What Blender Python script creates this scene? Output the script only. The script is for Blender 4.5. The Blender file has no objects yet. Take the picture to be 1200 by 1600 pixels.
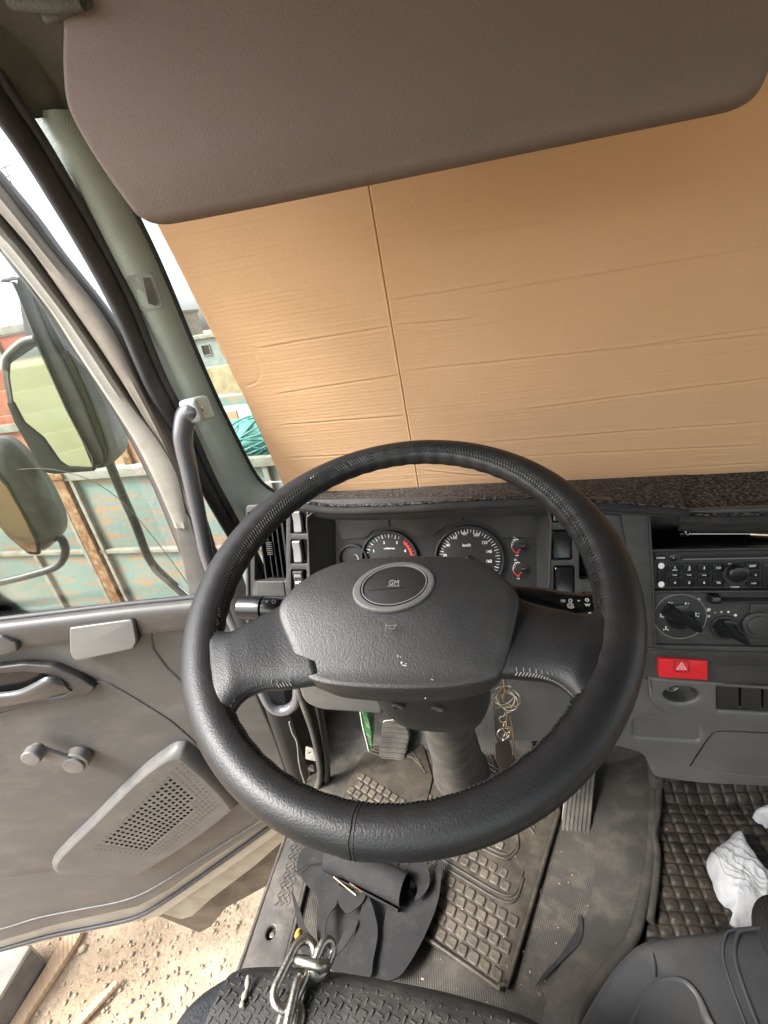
import bpy, bmesh, math, random
from math import radians as RAD, sin, cos, pi
from mathutils import Vector as V, Matrix, noise
random.seed(7)
S = bpy.context.scene
COL = S.collection

# ---------------------------------------------------------------- camera
CAM = V((.0953, -.3669, 1.0398))
YAW, PITCH, ROLL, FOC = RAD(14.66), RAD(25.06), RAD(-8.92), 702.0      # focal length in pixels of a 1200 x 1600 picture
fw = V((-sin(YAW)*cos(PITCH), cos(YAW)*cos(PITCH), -sin(PITCH)))
r0 = V((cos(YAW), sin(YAW), 0)); u0 = r0.cross(fw)
rt = r0*cos(ROLL) + u0*sin(ROLL); up = -r0*sin(ROLL) + u0*cos(ROLL)
cd = bpy.data.cameras.new('camera'); cam = bpy.data.objects.new('camera', cd); COL.objects.link(cam)
m3 = Matrix((rt, up, -fw)).transposed().to_4x4(); m3.translation = CAM
cam.matrix_world = m3
cd.sensor_fit = 'VERTICAL'; cd.sensor_height = 24; cd.lens = 24*FOC/1600
cd.clip_start = .02; cd.clip_end = 2000
S.camera = cam
# ---------------------------------------------------------------- sky, sun, exposure
SUN_EL, SUN_AZ = RAD(48), RAD(-125)      # azimuth clockwise from +Y: behind and to the left of the cab
w = bpy.data.worlds.new('World'); S.world = w; w.use_nodes = True
nt = w.node_tree; bg = nt.nodes['Background']
sky = nt.nodes.new('ShaderNodeTexSky'); sky.sky_type = 'NISHITA'; sky.sun_disc = False
sky.sun_elevation = SUN_EL; sky.sun_rotation = SUN_AZ; sky.dust_density = 4; sky.air_density = .8; sky.ozone_density = .6
hsv = nt.nodes.new('ShaderNodeHueSaturation'); hsv.inputs['Saturation'].default_value = .3
nt.links.new(sky.outputs[0], hsv.inputs['Color']); nt.links.new(hsv.outputs[0], bg.inputs['Color'])
bg.inputs['Strength'].default_value = .15
sd = bpy.data.lights.new('sun', 'SUN'); sd.energy = 1.5; sd.angle = RAD(14); sd.color = (1, .97, .93)
so = bpy.data.objects.new('sun', sd); COL.objects.link(so)
sdir = V((sin(SUN_AZ)*cos(SUN_EL), cos(SUN_AZ)*cos(SUN_EL), sin(SUN_EL)))
so.rotation_euler = sdir.to_track_quat('Z', 'Y').to_euler(); so.location = (0, 0, 8)
S.view_settings.view_transform = 'Standard'; S.view_settings.look = 'None'
S.view_settings.exposure = 2.15; S.view_settings.gamma = 1
S.cycles.max_bounces = 8; S.cycles.diffuse_bounces = 5; S.cycles.glossy_bounces = 4; S.cycles.transparent_max_bounces = 12
S.cycles.caustics_reflective = False; S.cycles.caustics_refractive = False
S.cycles.use_denoising = True

# ---------------------------------------------------------------- frames and pixel rays (a point of the photograph laid on a real plane)
def ray(x, y):
    return (fw*FOC + rt*(x-600) + up*(800-y)).normalized()
def hit(x, y, n, p0):
    n = V(n); d = ray(x, y)
    return CAM + d*((n.dot(V(p0)-CAM))/n.dot(d))
def PX(x, X): return lambda *a: None
class Fr:
    def __init__(s, o, u, v):
        s.o = V(o); s.u = V(u).normalized(); v = V(v); s.v = (v - s.u*v.dot(s.u)).normalized(); s.n = s.u.cross(s.v)
    def px(s, x, y, h=0): return hit(x, y, s.n, s.o + s.n*h)
    def ab(s, x, y, h=0):
        d = s.px(x, y, h) - s.o; return (d.dot(s.u), d.dot(s.v))
    def w(s, a, b, c=0): return s.o + s.u*a + s.v*b + s.n*c
    def l(s, p): d = V(p)-s.o; return (d.dot(s.u), d.dot(s.v), d.dot(s.n))
    def mat(s):
        m = Matrix((s.u, s.v, s.n)).transposed().to_4x4(); m.translation = s.o; return m
    def sh(s, h): return Fr(s.o + s.n*h, s.u, s.v)
T = RAD(21)
FW = Fr((0, 0, .78), (1, 0, 0), (0, cos(T), sin(T)))             # steering wheel
FB = Fr((0, .24, .62), (1, 0, 0), (0, .259, .966))               # dashboard face
FG = Fr((0, .47, .70), (1, 0, 0), (0, -.2425, .970))             # windscreen
FD = Fr((-.47, .30, 0), (.966, .259, 0), (0, 0, 1))              # open door, trim side
FF = Fr((0, 0, 0), (1, 0, 0), (0, 1, 0))                         # cab floor
FL = Fr((0, .205, .45), (1, 0, 0), (0, -.02, 1))                 # lower dashboard
FV = Fr((0, .10, 1.14), (1, 0, 0), (0, -.14, .99))               # sun visor

# ---------------------------------------------------------------- objects
def tag(o, label=None, cat=None, group=None, kind=None):
    if label: o['label'] = label
    if cat: o['category'] = cat
    if group: o['group'] = group
    if kind: o['kind'] = kind
    return o
def empty(name, loc, label, cat, group=None):
    o = bpy.data.objects.new(name, None); COL.objects.link(o); o.location = V(loc); o.empty_display_size = .05
    return tag(o, label, cat, group)
def wloc(o):
    p = V((0, 0, 0))
    while o is not None: p = p + o.location; o = o.parent
    return p
def link(name, me, mat, parent=None, org=None, smooth=40):
    """me holds world coordinates; its origin is moved to org (default: middle of its box)"""
    if org is None:
        vs = [v.co for v in me.vertices]
        org = V([(min(v[i] for v in vs)+max(v[i] for v in vs))/2 for i in range(3)])
    me.transform(Matrix.Translation(-V(org)))
    if smooth:
        for p in me.polygons: p.use_smooth = True
        if smooth < 180: me.set_sharp_from_angle(angle=RAD(smooth))
    if mat:
        me.materials.clear()
        for m in (mat if isinstance(mat, (list, tuple)) else [mat]): me.materials.append(m)
    o = bpy.data.objects.new(name, me); COL.objects.link(o)
    o.parent = parent
    o.location = V(org) - (wloc(parent) if parent else V((0, 0, 0)))
    return o
def pymesh(name, vs, fs, mat, parent=None, smooth=40, org=None, recalc=True):
    me = bpy.data.meshes.new(name); me.from_pydata([tuple(v) for v in vs], [], fs)
    if recalc:
        b = bmesh.new(); b.from_mesh(me); bmesh.ops.recalc_face_normals(b, faces=b.faces); b.to_mesh(me); b.free()
    me.update()
    return link(name, me, mat, parent, org, smooth)
def bmobj(name, b, mat, parent=None, smooth=40, org=None, recalc=True):
    if recalc: bmesh.ops.recalc_face_normals(b, faces=b.faces)
    me = bpy.data.meshes.new(name); b.to_mesh(me); b.free()
    return link(name, me, mat, parent, org, smooth)
def copyof(o, parent, loc, rot=None, scale=None):
    c = o.copy(); COL.objects.link(c); c.parent = parent
    c.location = V(loc) - (wloc(parent) if parent else V((0, 0, 0)))
    if rot is not None: c.rotation_euler = rot
    if scale is not None: c.scale = scale
    return c
def cr(pts, n=6, closed=False):
    """Catmull-Rom through points of any dimension"""
    P = [V(p) for p in pts]; L = len(P); out = []
    for i in range(L if closed else L-1):
        a, b = P[i], P[(i+1) % L]
        p = P[i-1] if (closed or i > 0) else a*2-b
        q = P[(i+2) % L] if (closed or i+2 < L) else b*2-a
        for k in range(n):
            t = k/n
            out.append(((b*3-a*3-q+p)*0 + (a*2 + (b-p)*t + (p*2-a*5+b*4-q)*t*t + (a*3-p-b*3+q)*t**3)*.5))
    if not closed: out.append(P[-1])
    return out
def rc(pts, r, seg=4):
    """round the corners of a closed 2-D polygon; r a number or one per corner"""
    P = [V((p[0], p[1])) for p in pts]; L = len(P); out = []
    for i in range(L):
        a, b, c = P[i-1], P[i], P[(i+1) % L]
        ri = r[i] if isinstance(r, (list, tuple)) else r
        if ri <= 0: out.append(b); continue
        d1 = (a-b); d2 = (c-b); k = min(ri, d1.length*.49, d2.length*.49)
        s, e = b + d1.normalized()*k, b + d2.normalized()*k
        for j in range(seg+1):
            t = j/seg; out.append(s*(1-t)**2 + b*2*t*(1-t) + e*t*t)
    return out
def circ(a, b, r, n=24, r2=None, rot=0):
    r2 = r2 or r
    return [(a+r*cos(t)*cos(rot)-r2*sin(t)*sin(rot), b+r*cos(t)*sin(rot)+r2*sin(t)*cos(rot)) for t in [2*pi*i/n for i in range(n)]]
def rect(a0, b0, a1, b1, r=0): 
    p = [(a0, b0), (a1, b0), (a1, b1), (a0, b1)]
    return rc(p, r) if r else [V(q) for q in p]
def platemesh(outs, depth, bev=0, seg=2):
    """outlines (the first outside, the rest holes) in a-b coordinates -> solid plate, front at c = 0, back at c = -depth"""
    cu = bpy.data.curves.new('t', 'CURVE'); cu.dimensions = '2D'; cu.fill_mode = 'BOTH'
    for o in outs:
        sp = cu.splines.new('POLY'); sp.points.add(len(o)-1)
        for i, p in enumerate(o): sp.points[i].co = (p[0], p[1], 0, 1)
        sp.use_cyclic_u = True
    cu.extrude = max(depth/2-bev, .00005); cu.bevel_depth = bev; cu.bevel_resolution = seg; cu.offset = -bev
    ob = bpy.data.objects.new('t', cu); me = bpy.data.meshes.new_from_object(ob)
    bpy.data.objects.remove(ob); bpy.data.curves.remove(cu)
    me.transform(Matrix.Translation((0, 0, -depth/2)))
    return me
def plate(name, fr, outs, depth, mat, parent=None, bev=0, h=0, seg=2, smooth=40):
    me = platemesh(outs, depth, bev, seg); me.name = name
    b = bmesh.new(); b.from_mesh(me); bmesh.ops.remove_doubles(b, verts=b.verts, dist=1e-6); b.to_mesh(me); b.free()
    me.transform(fr.sh(h).mat())
    return link(name, me, mat, parent, None, smooth)
def pxs(fr, pts, h=0): return [fr.ab(x, y, h) for x, y in pts]
def text(s, fr, a, b, size, mat, parent, name='lettering', h=.0004, rot=0, thick=.0002, align='CENTER', sx=1, bold=.022):
    cu = bpy.data.curves.new('t', 'FONT'); cu.body = s; cu.size = size; cu.align_x = align; cu.align_y = 'CENTER'; cu.extrude = thick; cu.resolution_u = 3; cu.offset = size*bold
    ob = bpy.data.objects.new('t', cu); me = bpy.data.meshes.new_from_object(ob)
    bpy.data.objects.remove(ob); bpy.data.curves.remove(cu); me.name = name
    me.transform(fr.mat() @ Matrix.Translation((a, b, h)) @ Matrix.Rotation(rot, 4, 'Z') @ Matrix.Diagonal((sx, 1, 1, 1)))
    return link(name, me, mat, parent, None, 0)
def joinmesh(name, objs, parent):
    """fold several freshly made objects of one material into one mesh object"""
    b = bmesh.new(); m = objs[0].data.materials[0]
    for o in objs:
        me = o.data; loc = wloc(o); t = me.copy(); t.transform(Matrix.Translation(loc)); b.from_mesh(t)
        bpy.data.meshes.remove(t); bpy.data.objects.remove(o)
    return bmobj(name, b, m, parent, recalc=False, smooth=0)
def rings(name, rgs, mat, parent=None, closed=False, cap=True, smooth=50, org=None):
    vs = []; n = len(rgs[0]); fs = []
    for r in rgs: vs += list(r)
    K = len(rgs)
    for k in range(K if closed else K-1):
        for i in range(n):
            j = (i+1) % n; k2 = (k+1) % K
            fs.append((k*n+i, k*n+j, k2*n+j, k2*n+i))
    if cap and not closed: fs.append(tuple(range(n))[::-1]); fs.append(tuple((K-1)*n+i for i in range(n)))
    return pymesh(name, vs, fs, mat, parent, smooth, org)
def tube(name, pts, r, mat, parent=None, n=12, closed=False, sm=6, flat=None, smooth=60):
    P = cr(pts, sm, closed) if sm > 1 else [V(p) for p in pts]
    L = len(P); R = r if callable(r) else (lambda t: r)
    tan = []
    for i in range(L):
        a = P[i-1] if (closed or i > 0) else P[0]; b = P[(i+1) % L] if (closed or i < L-1) else P[-1]
        tan.append((b-a).normalized())
    x = tan[0].orthogonal().normalized(); rg = []
    if flat is not None: x = (V(flat) - tan[0]*V(flat).dot(tan[0])).normalized()
    for i in range(L):
        x = (x - tan[i]*x.dot(tan[i])).normalized(); y = tan[i].cross(x); rr = R(i/(L-1))
        ra, rb = rr if isinstance(rr, tuple) else (rr, rr)
        rg.append([P[i] + x*ra*cos(2*pi*k/n) + y*rb*sin(2*pi*k/n) for k in range(n)])
    if closed:      # untwist
        pass
    return rings(name, rg, mat, parent, closed, True, smooth)
def surf(name, rows, mat, parent=None, thick=0, smooth=180, off=1, su=4, sv=4, flip=False):
    """smooth sheet through a grid of points, with real thickness"""
    R1 = [cr(r, su) if su > 1 else [V(p) for p in r] for r in rows]
    cols = list(zip(*R1)); C2 = [cr(c, sv) if sv > 1 else list(c) for c in cols]
    G = list(zip(*C2)); nr, nc = len(G), len(G[0])
    vs = [p for r in G for p in r]
    fs = [(i*nc+j, i*nc+j+1, (i+1)*nc+j+1, (i+1)*nc+j) for i in range(nr-1) for j in range(nc-1)]
    if flip: fs = [f[::-1] for f in fs]
    me = bpy.data.meshes.new(name); me.from_pydata([tuple(v) for v in vs], [], fs); me.update()
    if thick: solid(me, thick*off)
    return link(name, me, mat, parent, None, smooth if smooth < 180 else 42)
def solid(me, th):
    """give a sheet mesh a second face th behind its normals, closed round the edge"""
    b = bmesh.new(); b.from_mesh(me); b.normal_update()
    vs = list(b.verts); low = {v: b.verts.new(v.co - v.normal*th) for v in vs}
    fs = list(b.faces); be = [(e.verts[0], e.verts[1], e.link_loops[0]) for e in b.edges if e.is_boundary]
    dirs = []
    for e in [e for e in b.edges if e.is_boundary]:
        l = e.link_loops[0]; dirs.append((l.vert, l.link_loop_next.vert))
    for f in fs: b.faces.new([low[v] for v in reversed(f.verts)])
    for a, c in dirs: b.faces.new((c, a, low[a], low[c]))
    b.to_mesh(me); b.free(); me.update()
def box(name, fr, a0, b0, a1, b1, depth, mat, parent, h=0, r=0, bev=.001):
    return plate(name, fr, [rect(a0, b0, a1, b1, r)], depth, mat, parent, bev, h)
# ---------------------------------------------------------------- materials
def mat(name, col, rough=.5, metal=0, col2=None, nscale=6, bump=None, spec=.5, coat=0, rvar=0, detail=6, contrast=(.35, .65), extra=None, sheen=0, dust=None):
    m = bpy.data.materials.new(name); m.use_nodes = True; N = m.node_tree.nodes; Lk = m.node_tree.links
    p = N['Principled BSDF']; p.inputs['Base Color'].default_value = (*col, 1); p.inputs['Roughness'].default_value = rough
    p.inputs['Metallic'].default_value = metal; p.inputs['Specular IOR Level'].default_value = spec; p.inputs['Coat Weight'].default_value = coat
    p.inputs['Coat Roughness'].default_value = .15
    if sheen: p.inputs['Sheen Weight'].default_value = sheen
    tc = N.new('ShaderNodeNewGeometry')
    vec = tc.outputs['Position']
    if col2 or rvar:
        nz = N.new('ShaderNodeTexNoise'); nz.inputs['Scale'].default_value = nscale; nz.inputs['Detail'].default_value = detail; nz.inputs['Roughness'].default_value = .6
        Lk.new(vec, nz.inputs['Vector'])
        rp = N.new('ShaderNodeMapRange'); rp.inputs[1].default_value = contrast[0]; rp.inputs[2].default_value = contrast[1]
        Lk.new(nz.outputs['Fac'], rp.inputs[0])
        if col2:
            mx = N.new('ShaderNodeMix'); mx.data_type = 'RGBA'; mx.inputs[6].default_value = (*col, 1); mx.inputs[7].default_value = (*col2, 1)
            Lk.new(rp.outputs[0], mx.inputs[0]); Lk.new(mx.outputs[2], p.inputs['Base Color'])
        if rvar:
            r2 = N.new('ShaderNodeMapRange'); r2.inputs[3].default_value = rough-rvar; r2.inputs[4].default_value = rough+rvar
            Lk.new(nz.outputs['Fac'], r2.inputs[0]); Lk.new(r2.outputs[0], p.inputs['Roughness'])
    if dust:      # streaky settled dust and rub marks: (colour, amount, scale)
        mp = N.new('ShaderNodeMapping'); mp.inputs['Scale'].default_value = (1, 1.3, 2.2); mp.inputs['Rotation'].default_value = (.3, .5, .4); Lk.new(vec, mp.inputs[0])
        dn = N.new('ShaderNodeTexNoise'); dn.inputs['Scale'].default_value = dust[2]; dn.inputs['Detail'].default_value = 9; dn.inputs['Roughness'].default_value = .72; dn.inputs['Distortion'].default_value = .15; Lk.new(mp.outputs[0], dn.inputs['Vector'])
        dr = N.new('ShaderNodeMapRange'); dr.inputs[1].default_value = .48; dr.inputs[2].default_value = .72; dr.inputs[4].default_value = dust[1]; Lk.new(dn.outputs['Fac'], dr.inputs[0])
        dm = N.new('ShaderNodeMix'); dm.data_type = 'RGBA'; dm.inputs[7].default_value = (*dust[0], 1); Lk.new(dr.outputs[0], dm.inputs[0])
        bc = p.inputs['Base Color']
        if bc.is_linked: Lk.new(bc.links[0].from_socket, dm.inputs[6])
        else: dm.inputs[6].default_value = (*col, 1)
        Lk.new(dm.outputs[2], bc)
        if not p.inputs['Roughness'].is_linked:
            rr = N.new('ShaderNodeMapRange'); rr.inputs[1].default_value = .4; rr.inputs[2].default_value = .75; rr.inputs[3].default_value = rough; rr.inputs[4].default_value = min(1, rough+.16); Lk.new(dn.outputs['Fac'], rr.inputs[0]); Lk.new(rr.outputs[0], p.inputs['Roughness'])
    if bump:
        kind, sc, dist = bump[:3]
        if kind == 'leather':
            vo = N.new('ShaderNodeTexVoronoi'); vo.inputs['Scale'].default_value = sc; vo.feature = 'SMOOTH_F1'; vo.inputs['Smoothness'].default_value = .35
            n2 = N.new('ShaderNodeTexNoise'); n2.inputs['Scale'].default_value = sc*.35; n2.inputs['Detail'].default_value = 3
            ad = N.new('ShaderNodeVectorMath'); ad.operation = 'MULTIPLY_ADD'; ad.inputs[1].default_value = (.004, .004, .004)
            Lk.new(n2.outputs['Color'], ad.inputs[0]); Lk.new(vec, ad.inputs[2]); Lk.new(vec, n2.inputs['Vector'])
            Lk.new(ad.outputs[0], vo.inputs['Vector']); hgt = vo.outputs['Distance']
            inv = N.new('ShaderNodeMath'); inv.operation = 'MULTIPLY'; inv.inputs[1].default_value = -1; Lk.new(hgt, inv.inputs[0]); hgt = inv.outputs[0]
        elif kind == 'noise':
            n2 = N.new('ShaderNodeTexNoise'); n2.inputs['Scale'].default_value = sc; n2.inputs['Detail'].default_value = 5; Lk.new(vec, n2.inputs['Vector']); hgt = n2.outputs['Fac']
        elif kind == 'ribs':      # ribs across a direction
            dt = N.new('ShaderNodeVectorMath'); dt.operation = 'DOT_PRODUCT'; dt.inputs[1].default_value = bump[3]; Lk.new(vec, dt.inputs[0])
            mu = N.new('ShaderNodeMath'); mu.operation = 'MULTIPLY'; mu.inputs[1].default_value = sc*2*pi; Lk.new(dt.outputs['Value'], mu.inputs[0])
            si = N.new('ShaderNodeMath'); si.operation = 'SINE'; Lk.new(mu.outputs[0], si.inputs[0]); hgt = si.outputs[0]
            if len(bump) > 4:
                dt2 = N.new('ShaderNodeVectorMath'); dt2.operation = 'DOT_PRODUCT'; dt2.inputs[1].default_value = bump[4]; Lk.new(vec, dt2.inputs[0])
                mu2 = N.new('ShaderNodeMath'); mu2.operation = 'MULTIPLY'; mu2.inputs[1].default_value = sc*2*pi; Lk.new(dt2.outputs['Value'], mu2.inputs[0])
                si2 = N.new('ShaderNodeMath'); si2.operation = 'SINE'; Lk.new(mu2.outputs[0], si2.inputs[0])
                ml = N.new('ShaderNodeMath'); ml.operation = 'MULTIPLY'; Lk.new(hgt, ml.inputs[0]); Lk.new(si2.outputs[0], ml.inputs[1]); hgt = ml.outputs[0]
        bp = N.new('ShaderNodeBump'); bp.inputs['Strength'].default_value = 1; bp.inputs['Distance'].default_value = dist
        Lk.new(hgt, bp.inputs['Height']); Lk.new(bp.outputs[0], p.inputs['Normal'])
    return m
M = {}
M['leather'] = mat('black leather', (.012, .012, .013), .46, bump=('leather', 620, .00016), rvar=.07, nscale=14, dust=((.05, .047, .043), .25, 9))
M['pad'] = mat('grained black plastic', (.019, .019, .020), .46, col2=(.027, .025, .024), nscale=9, bump=('leather', 560, .00016), rvar=.07, dust=((.08, .072, .064), .3, 12))
M['seam'] = mat('dark thread', (.01, .01, .01), .8)
M['thread'] = mat('grey waxed thread', (.16, .15, .14), .6)
M['darkthread'] = mat('black thread', (.03, .029, .028), .38)
M['black'] = mat('black gloss plastic', (.01, .01, .011), .2)
M['dial'] = mat('dial face', (.016, .015, .015), .5)
M['matte'] = mat('black matt plastic', (.018, .017, .017), .6)
M['dash'] = mat('charcoal dashboard plastic', (.030, .029, .029), .46, col2=(.037, .035, .034), nscale=7, bump=('noise', 900, .0002), rvar=.07, dust=((.12, .11, .095), .22, 22))
M['stack'] = mat('dark stack plastic', (.025, .024, .022), .46, col2=(.034, .031, .028), nscale=11, bump=('noise', 900, .0002), rvar=.07, dust=((.14, .12, .1), .22, 22))
M['lower'] = mat('grey lower dashboard plastic', (.105, .102, .096), .46, col2=(.125, .12, .112), nscale=8, bump=('noise', 800, .0002), rvar=.08, dust=((.17, .15, .12), .3, 14))
M['door'] = mat('grey door plastic', (.066, .066, .066), .46, col2=(.083, .081, .079), nscale=5, bump=('noise', 700, .00022), rvar=.08, dust=((.2, .175, .145), .3, 8))
M['doordark'] = mat('darker door plastic', (.060, .058, .057), .5, col2=(.075, .071, .069), nscale=6, bump=('noise', 700, .00025), rvar=.08, dust=((.18, .155, .125), .3, 10))
M['pod'] = mat('speaker pod plastic', (.070, .069, .067), .46, col2=(.085, .083, .08), nscale=8, bump=('noise', 900, .0002), dust=((.22, .19, .15), .3, 12))
M['pillar'] = mat('pale grey green trim', (.40, .47, .42), .45, bump=('ribs', 330, .0002, (.7, .4, .6), (-.5, .3, .8)), col2=(.43, .49, .44), nscale=4, dust=((.25, .21, .19), .25, 8))
M['pillarplain'] = mat('pale grey plastic', (.32, .36, .33), .4, dust=((.2, .17, .15), .3, 20))
M['header'] = mat('dark headliner fabric', (.075, .078, .066), .9, col2=(.1, .1, .085), nscale=14, bump=('noise', 300, .0015))
M['rubber'] = mat('weather strip rubber', (.03, .03, .033), .55, col2=(.05, .05, .052), nscale=30, rvar=.1)
M['rubberdust'] = mat('dusty rubber', (.05, .045, .04), .75, col2=(.12, .105, .085), nscale=25, contrast=(.4, .75))
M['paint'] = mat('white cab paint', (.33, .32, .285), .35, col2=(.28, .265, .23), nscale=12, coat=.2, dust=((.2, .17, .13), .4, 14))
M['paintdirty'] = mat('dirty cab paint', (.3, .28, .24), .4, col2=(.17, .14, .10), nscale=16, contrast=(.45, .8), bump=('noise', 60, .001))
M['frame'] = mat('grey metal frame', (.11, .105, .10), .45, col2=(.16, .15, .135), nscale=20, rvar=.1)
M['visor'] = mat('brown grey visor vinyl', (.150, .110, .096), .7, bump=('noise', 700, .0006), col2=(.168, .126, .11), nscale=3, dust=((.2, .16, .13), .3, 7))
M['glass'] = None
M['chrome'] = mat('worn chrome', (.6, .58, .55), .18, metal=1, rvar=.08, nscale=30)
M['steel'] = mat('galvanised steel', (.42, .41, .37), .36, metal=1, col2=(.27, .25, .21), nscale=60, rvar=.12, bump=('noise', 350, .0004))
M['brass'] = mat('brass key metal', (.6, .48, .32), .28, metal=1)
M['greytube'] = mat('dark grey painted tube', (.055, .053, .050), .35, col2=(.12, .112, .1), nscale=50, contrast=(.5, .8), dust=((.2, .18, .15), .35, 30))
M['handle'] = mat('grab handle plastic', (.095, .095, .105), .15, coat=1)
M['floor'] = mat('ribbed rubber floor', (.036, .033, .029), .62, col2=(.075, .066, .054), nscale=9, contrast=(.4, .8), bump=('ribs', 260, .0002, (1, .15, 0)), rvar=.1, dust=((.17, .145, .11), .6, 16))
M['tunnel'] = mat('smooth dusty rubber', (.032, .030, .027), .55, col2=(.06, .053, .044), nscale=8, contrast=(.4, .85), bump=('noise', 60, .0006), rvar=.1, dust=((.15, .125, .095), .5, 12))
M['mat'] = mat('worn rubber mat', (.028, .024, .019), .5, col2=(.085, .07, .05), nscale=22, contrast=(.35, .8), bump=('noise', 140, .0006), rvar=.12, dust=((.15, .13, .1), .4, 30))
M['matblock'] = mat('dusty mat block', (.062, .053, .042), .48, col2=(.15, .125, .09), nscale=28, contrast=(.35, .85), bump=('noise', 200, .0008), rvar=.12, dust=((.2, .175, .135), .4, 35))
M['waffle'] = mat('dark waffle rubber', (.015, .0125, .010), .55, spec=.35, col2=(.032, .026, .020), nscale=16, bump=('noise', 120, .0007), rvar=.1, dust=((.12, .095, .07), .5, 30))
M['sill'] = mat('dirty sill plastic', (.06, .056, .053), .46, col2=(.1, .09, .08), nscale=18, contrast=(.4, .8), rvar=.1, dust=((.25, .21, .17), .5, 18))
M['carpet'] = mat('brown kick carpet', (.085, .07, .058), .9, col2=(.11, .092, .075), nscale=30, bump=('noise', 500, .001))
M['scrap'] = mat('cut rubber sheet', (.022, .022, .023), .8, spec=.25, col2=(.030, .029, .029), nscale=13, bump=('noise', 500, .0002), dust=((.09, .085, .08), .3, 30))
M['seat'] = mat('black seat vinyl', (.018, .020, .023), .36, bump=('leather', 330, .0004), rvar=.08, dust=((.1, .09, .08), .25, 14))
M['seatcover'] = mat('diamond tread rubber cover', (.024, .0235, .023), .5, col2=(.036, .034, .032), nscale=10, bump=('noise', 300, .0004), dust=((.14, .13, .115), .4, 25))
M['console'] = mat('blue grey console plastic', (.050, .053, .058), .42, col2=(.07, .068, .066), nscale=6, bump=('noise', 800, .0002), rvar=.08, dust=((.17, .145, .115), .4, 9))
M['bag'] = mat('white plastic bag', (.62, .63, .64), .3, bump=('noise', 60, .004), coat=.3)
M['red'] = mat('red hazard switch', (.62, .018, .025), .35)
M['white'] = mat('white print', (.75, .74, .7), .6)
M['pinkprint'] = mat('pink print', (.7, .35, .35), .5)
M['greyprint'] = mat('grey print', (.25, .25, .24), .6)
M['redprint'] = mat('red print', (.7, .05, .04), .5)
M['greenprint'] = mat('green print', (.05, .3, .2), .5)
M['greenpack'] = mat('green foil packet', (.006, .05, .012), .3, col2=(.03, .14, .03), nscale=55, dust=((.35, .36, .3), .8, 45))
M['switch'] = mat('grey rocker switch', (.17, .16, .16), .35)
M['board'] = None
M['teal'] = mat('peeling teal paint', (.135, .195, .175), .75, col2=(.25, .17, .11), nscale=1, detail=10, contrast=(.47, .62), bump=('noise', 30, .004))
for n_ in M['teal'].node_tree.nodes:
    if n_.type == 'TEX_NOISE' and abs(n_.inputs['Scale'].default_value-1) < .01:
        T_ = M['teal'].node_tree; mp_ = T_.nodes.new('ShaderNodeMapping'); mp_.inputs['Scale'].default_value = (2.6, 2.6, 11); g_ = T_.nodes.new('ShaderNodeNewGeometry')
        T_.links.new(g_.outputs['Position'], mp_.inputs[0]); T_.links.new(mp_.outputs[0], n_.inputs['Vector']); n_.inputs['Distortion'].default_value = 1.2
M['tealfar'] = mat('teal tarpaulin sheet', (.22, .42, .38), .75, col2=(.34, .48, .42), nscale=3)
M['rust'] = mat('rusty brown steel', (.15, .065, .022), .8, col2=(.32, .22, .12), nscale=26, contrast=(.45, .75), bump=('noise', 60, .004))
M['rail'] = mat('dirty pale rail', (.22, .215, .18), .8, col2=(.13, .1, .07), nscale=14, contrast=(.45, .75))
M['redbody'] = mat('red brown plank paint', (.24, .055, .03), .8, col2=(.34, .13, .07), nscale=6)
M['ply'] = mat('pink orange plywood', (.42, .19, .11), .85, col2=(.5, .28, .18), nscale=3)
M['blue'] = mat('blue tarpaulin', (.03, .12, .34), .5)
M['net'] = mat('sea green netting', (.06, .19, .165), .8, col2=(.12, .28, .24), nscale=20)
M['concrete'] = mat('pale concrete', (.34, .31, .27), .9, col2=(.27, .24, .2), nscale=3, bump=('noise', 40, .005))
M['yellow'] = mat('yellow stained wall', (.34, .29, .17), .9, col2=(.2, .16, .09), nscale=5)
M['house'] = mat('grey green cladding', (.15, .19, .18), .8, col2=(.22, .25, .23), nscale=4)
M['wood'] = mat('weathered plank', (.42, .27, .16), .8, col2=(.6, .43, .28), nscale=7, bump=('ribs', 60, .001, (.7, .7, 0)), contrast=(.35, .7))
M['orange'] = mat('orange crumb', (.6, .33, .08), .7)

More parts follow.
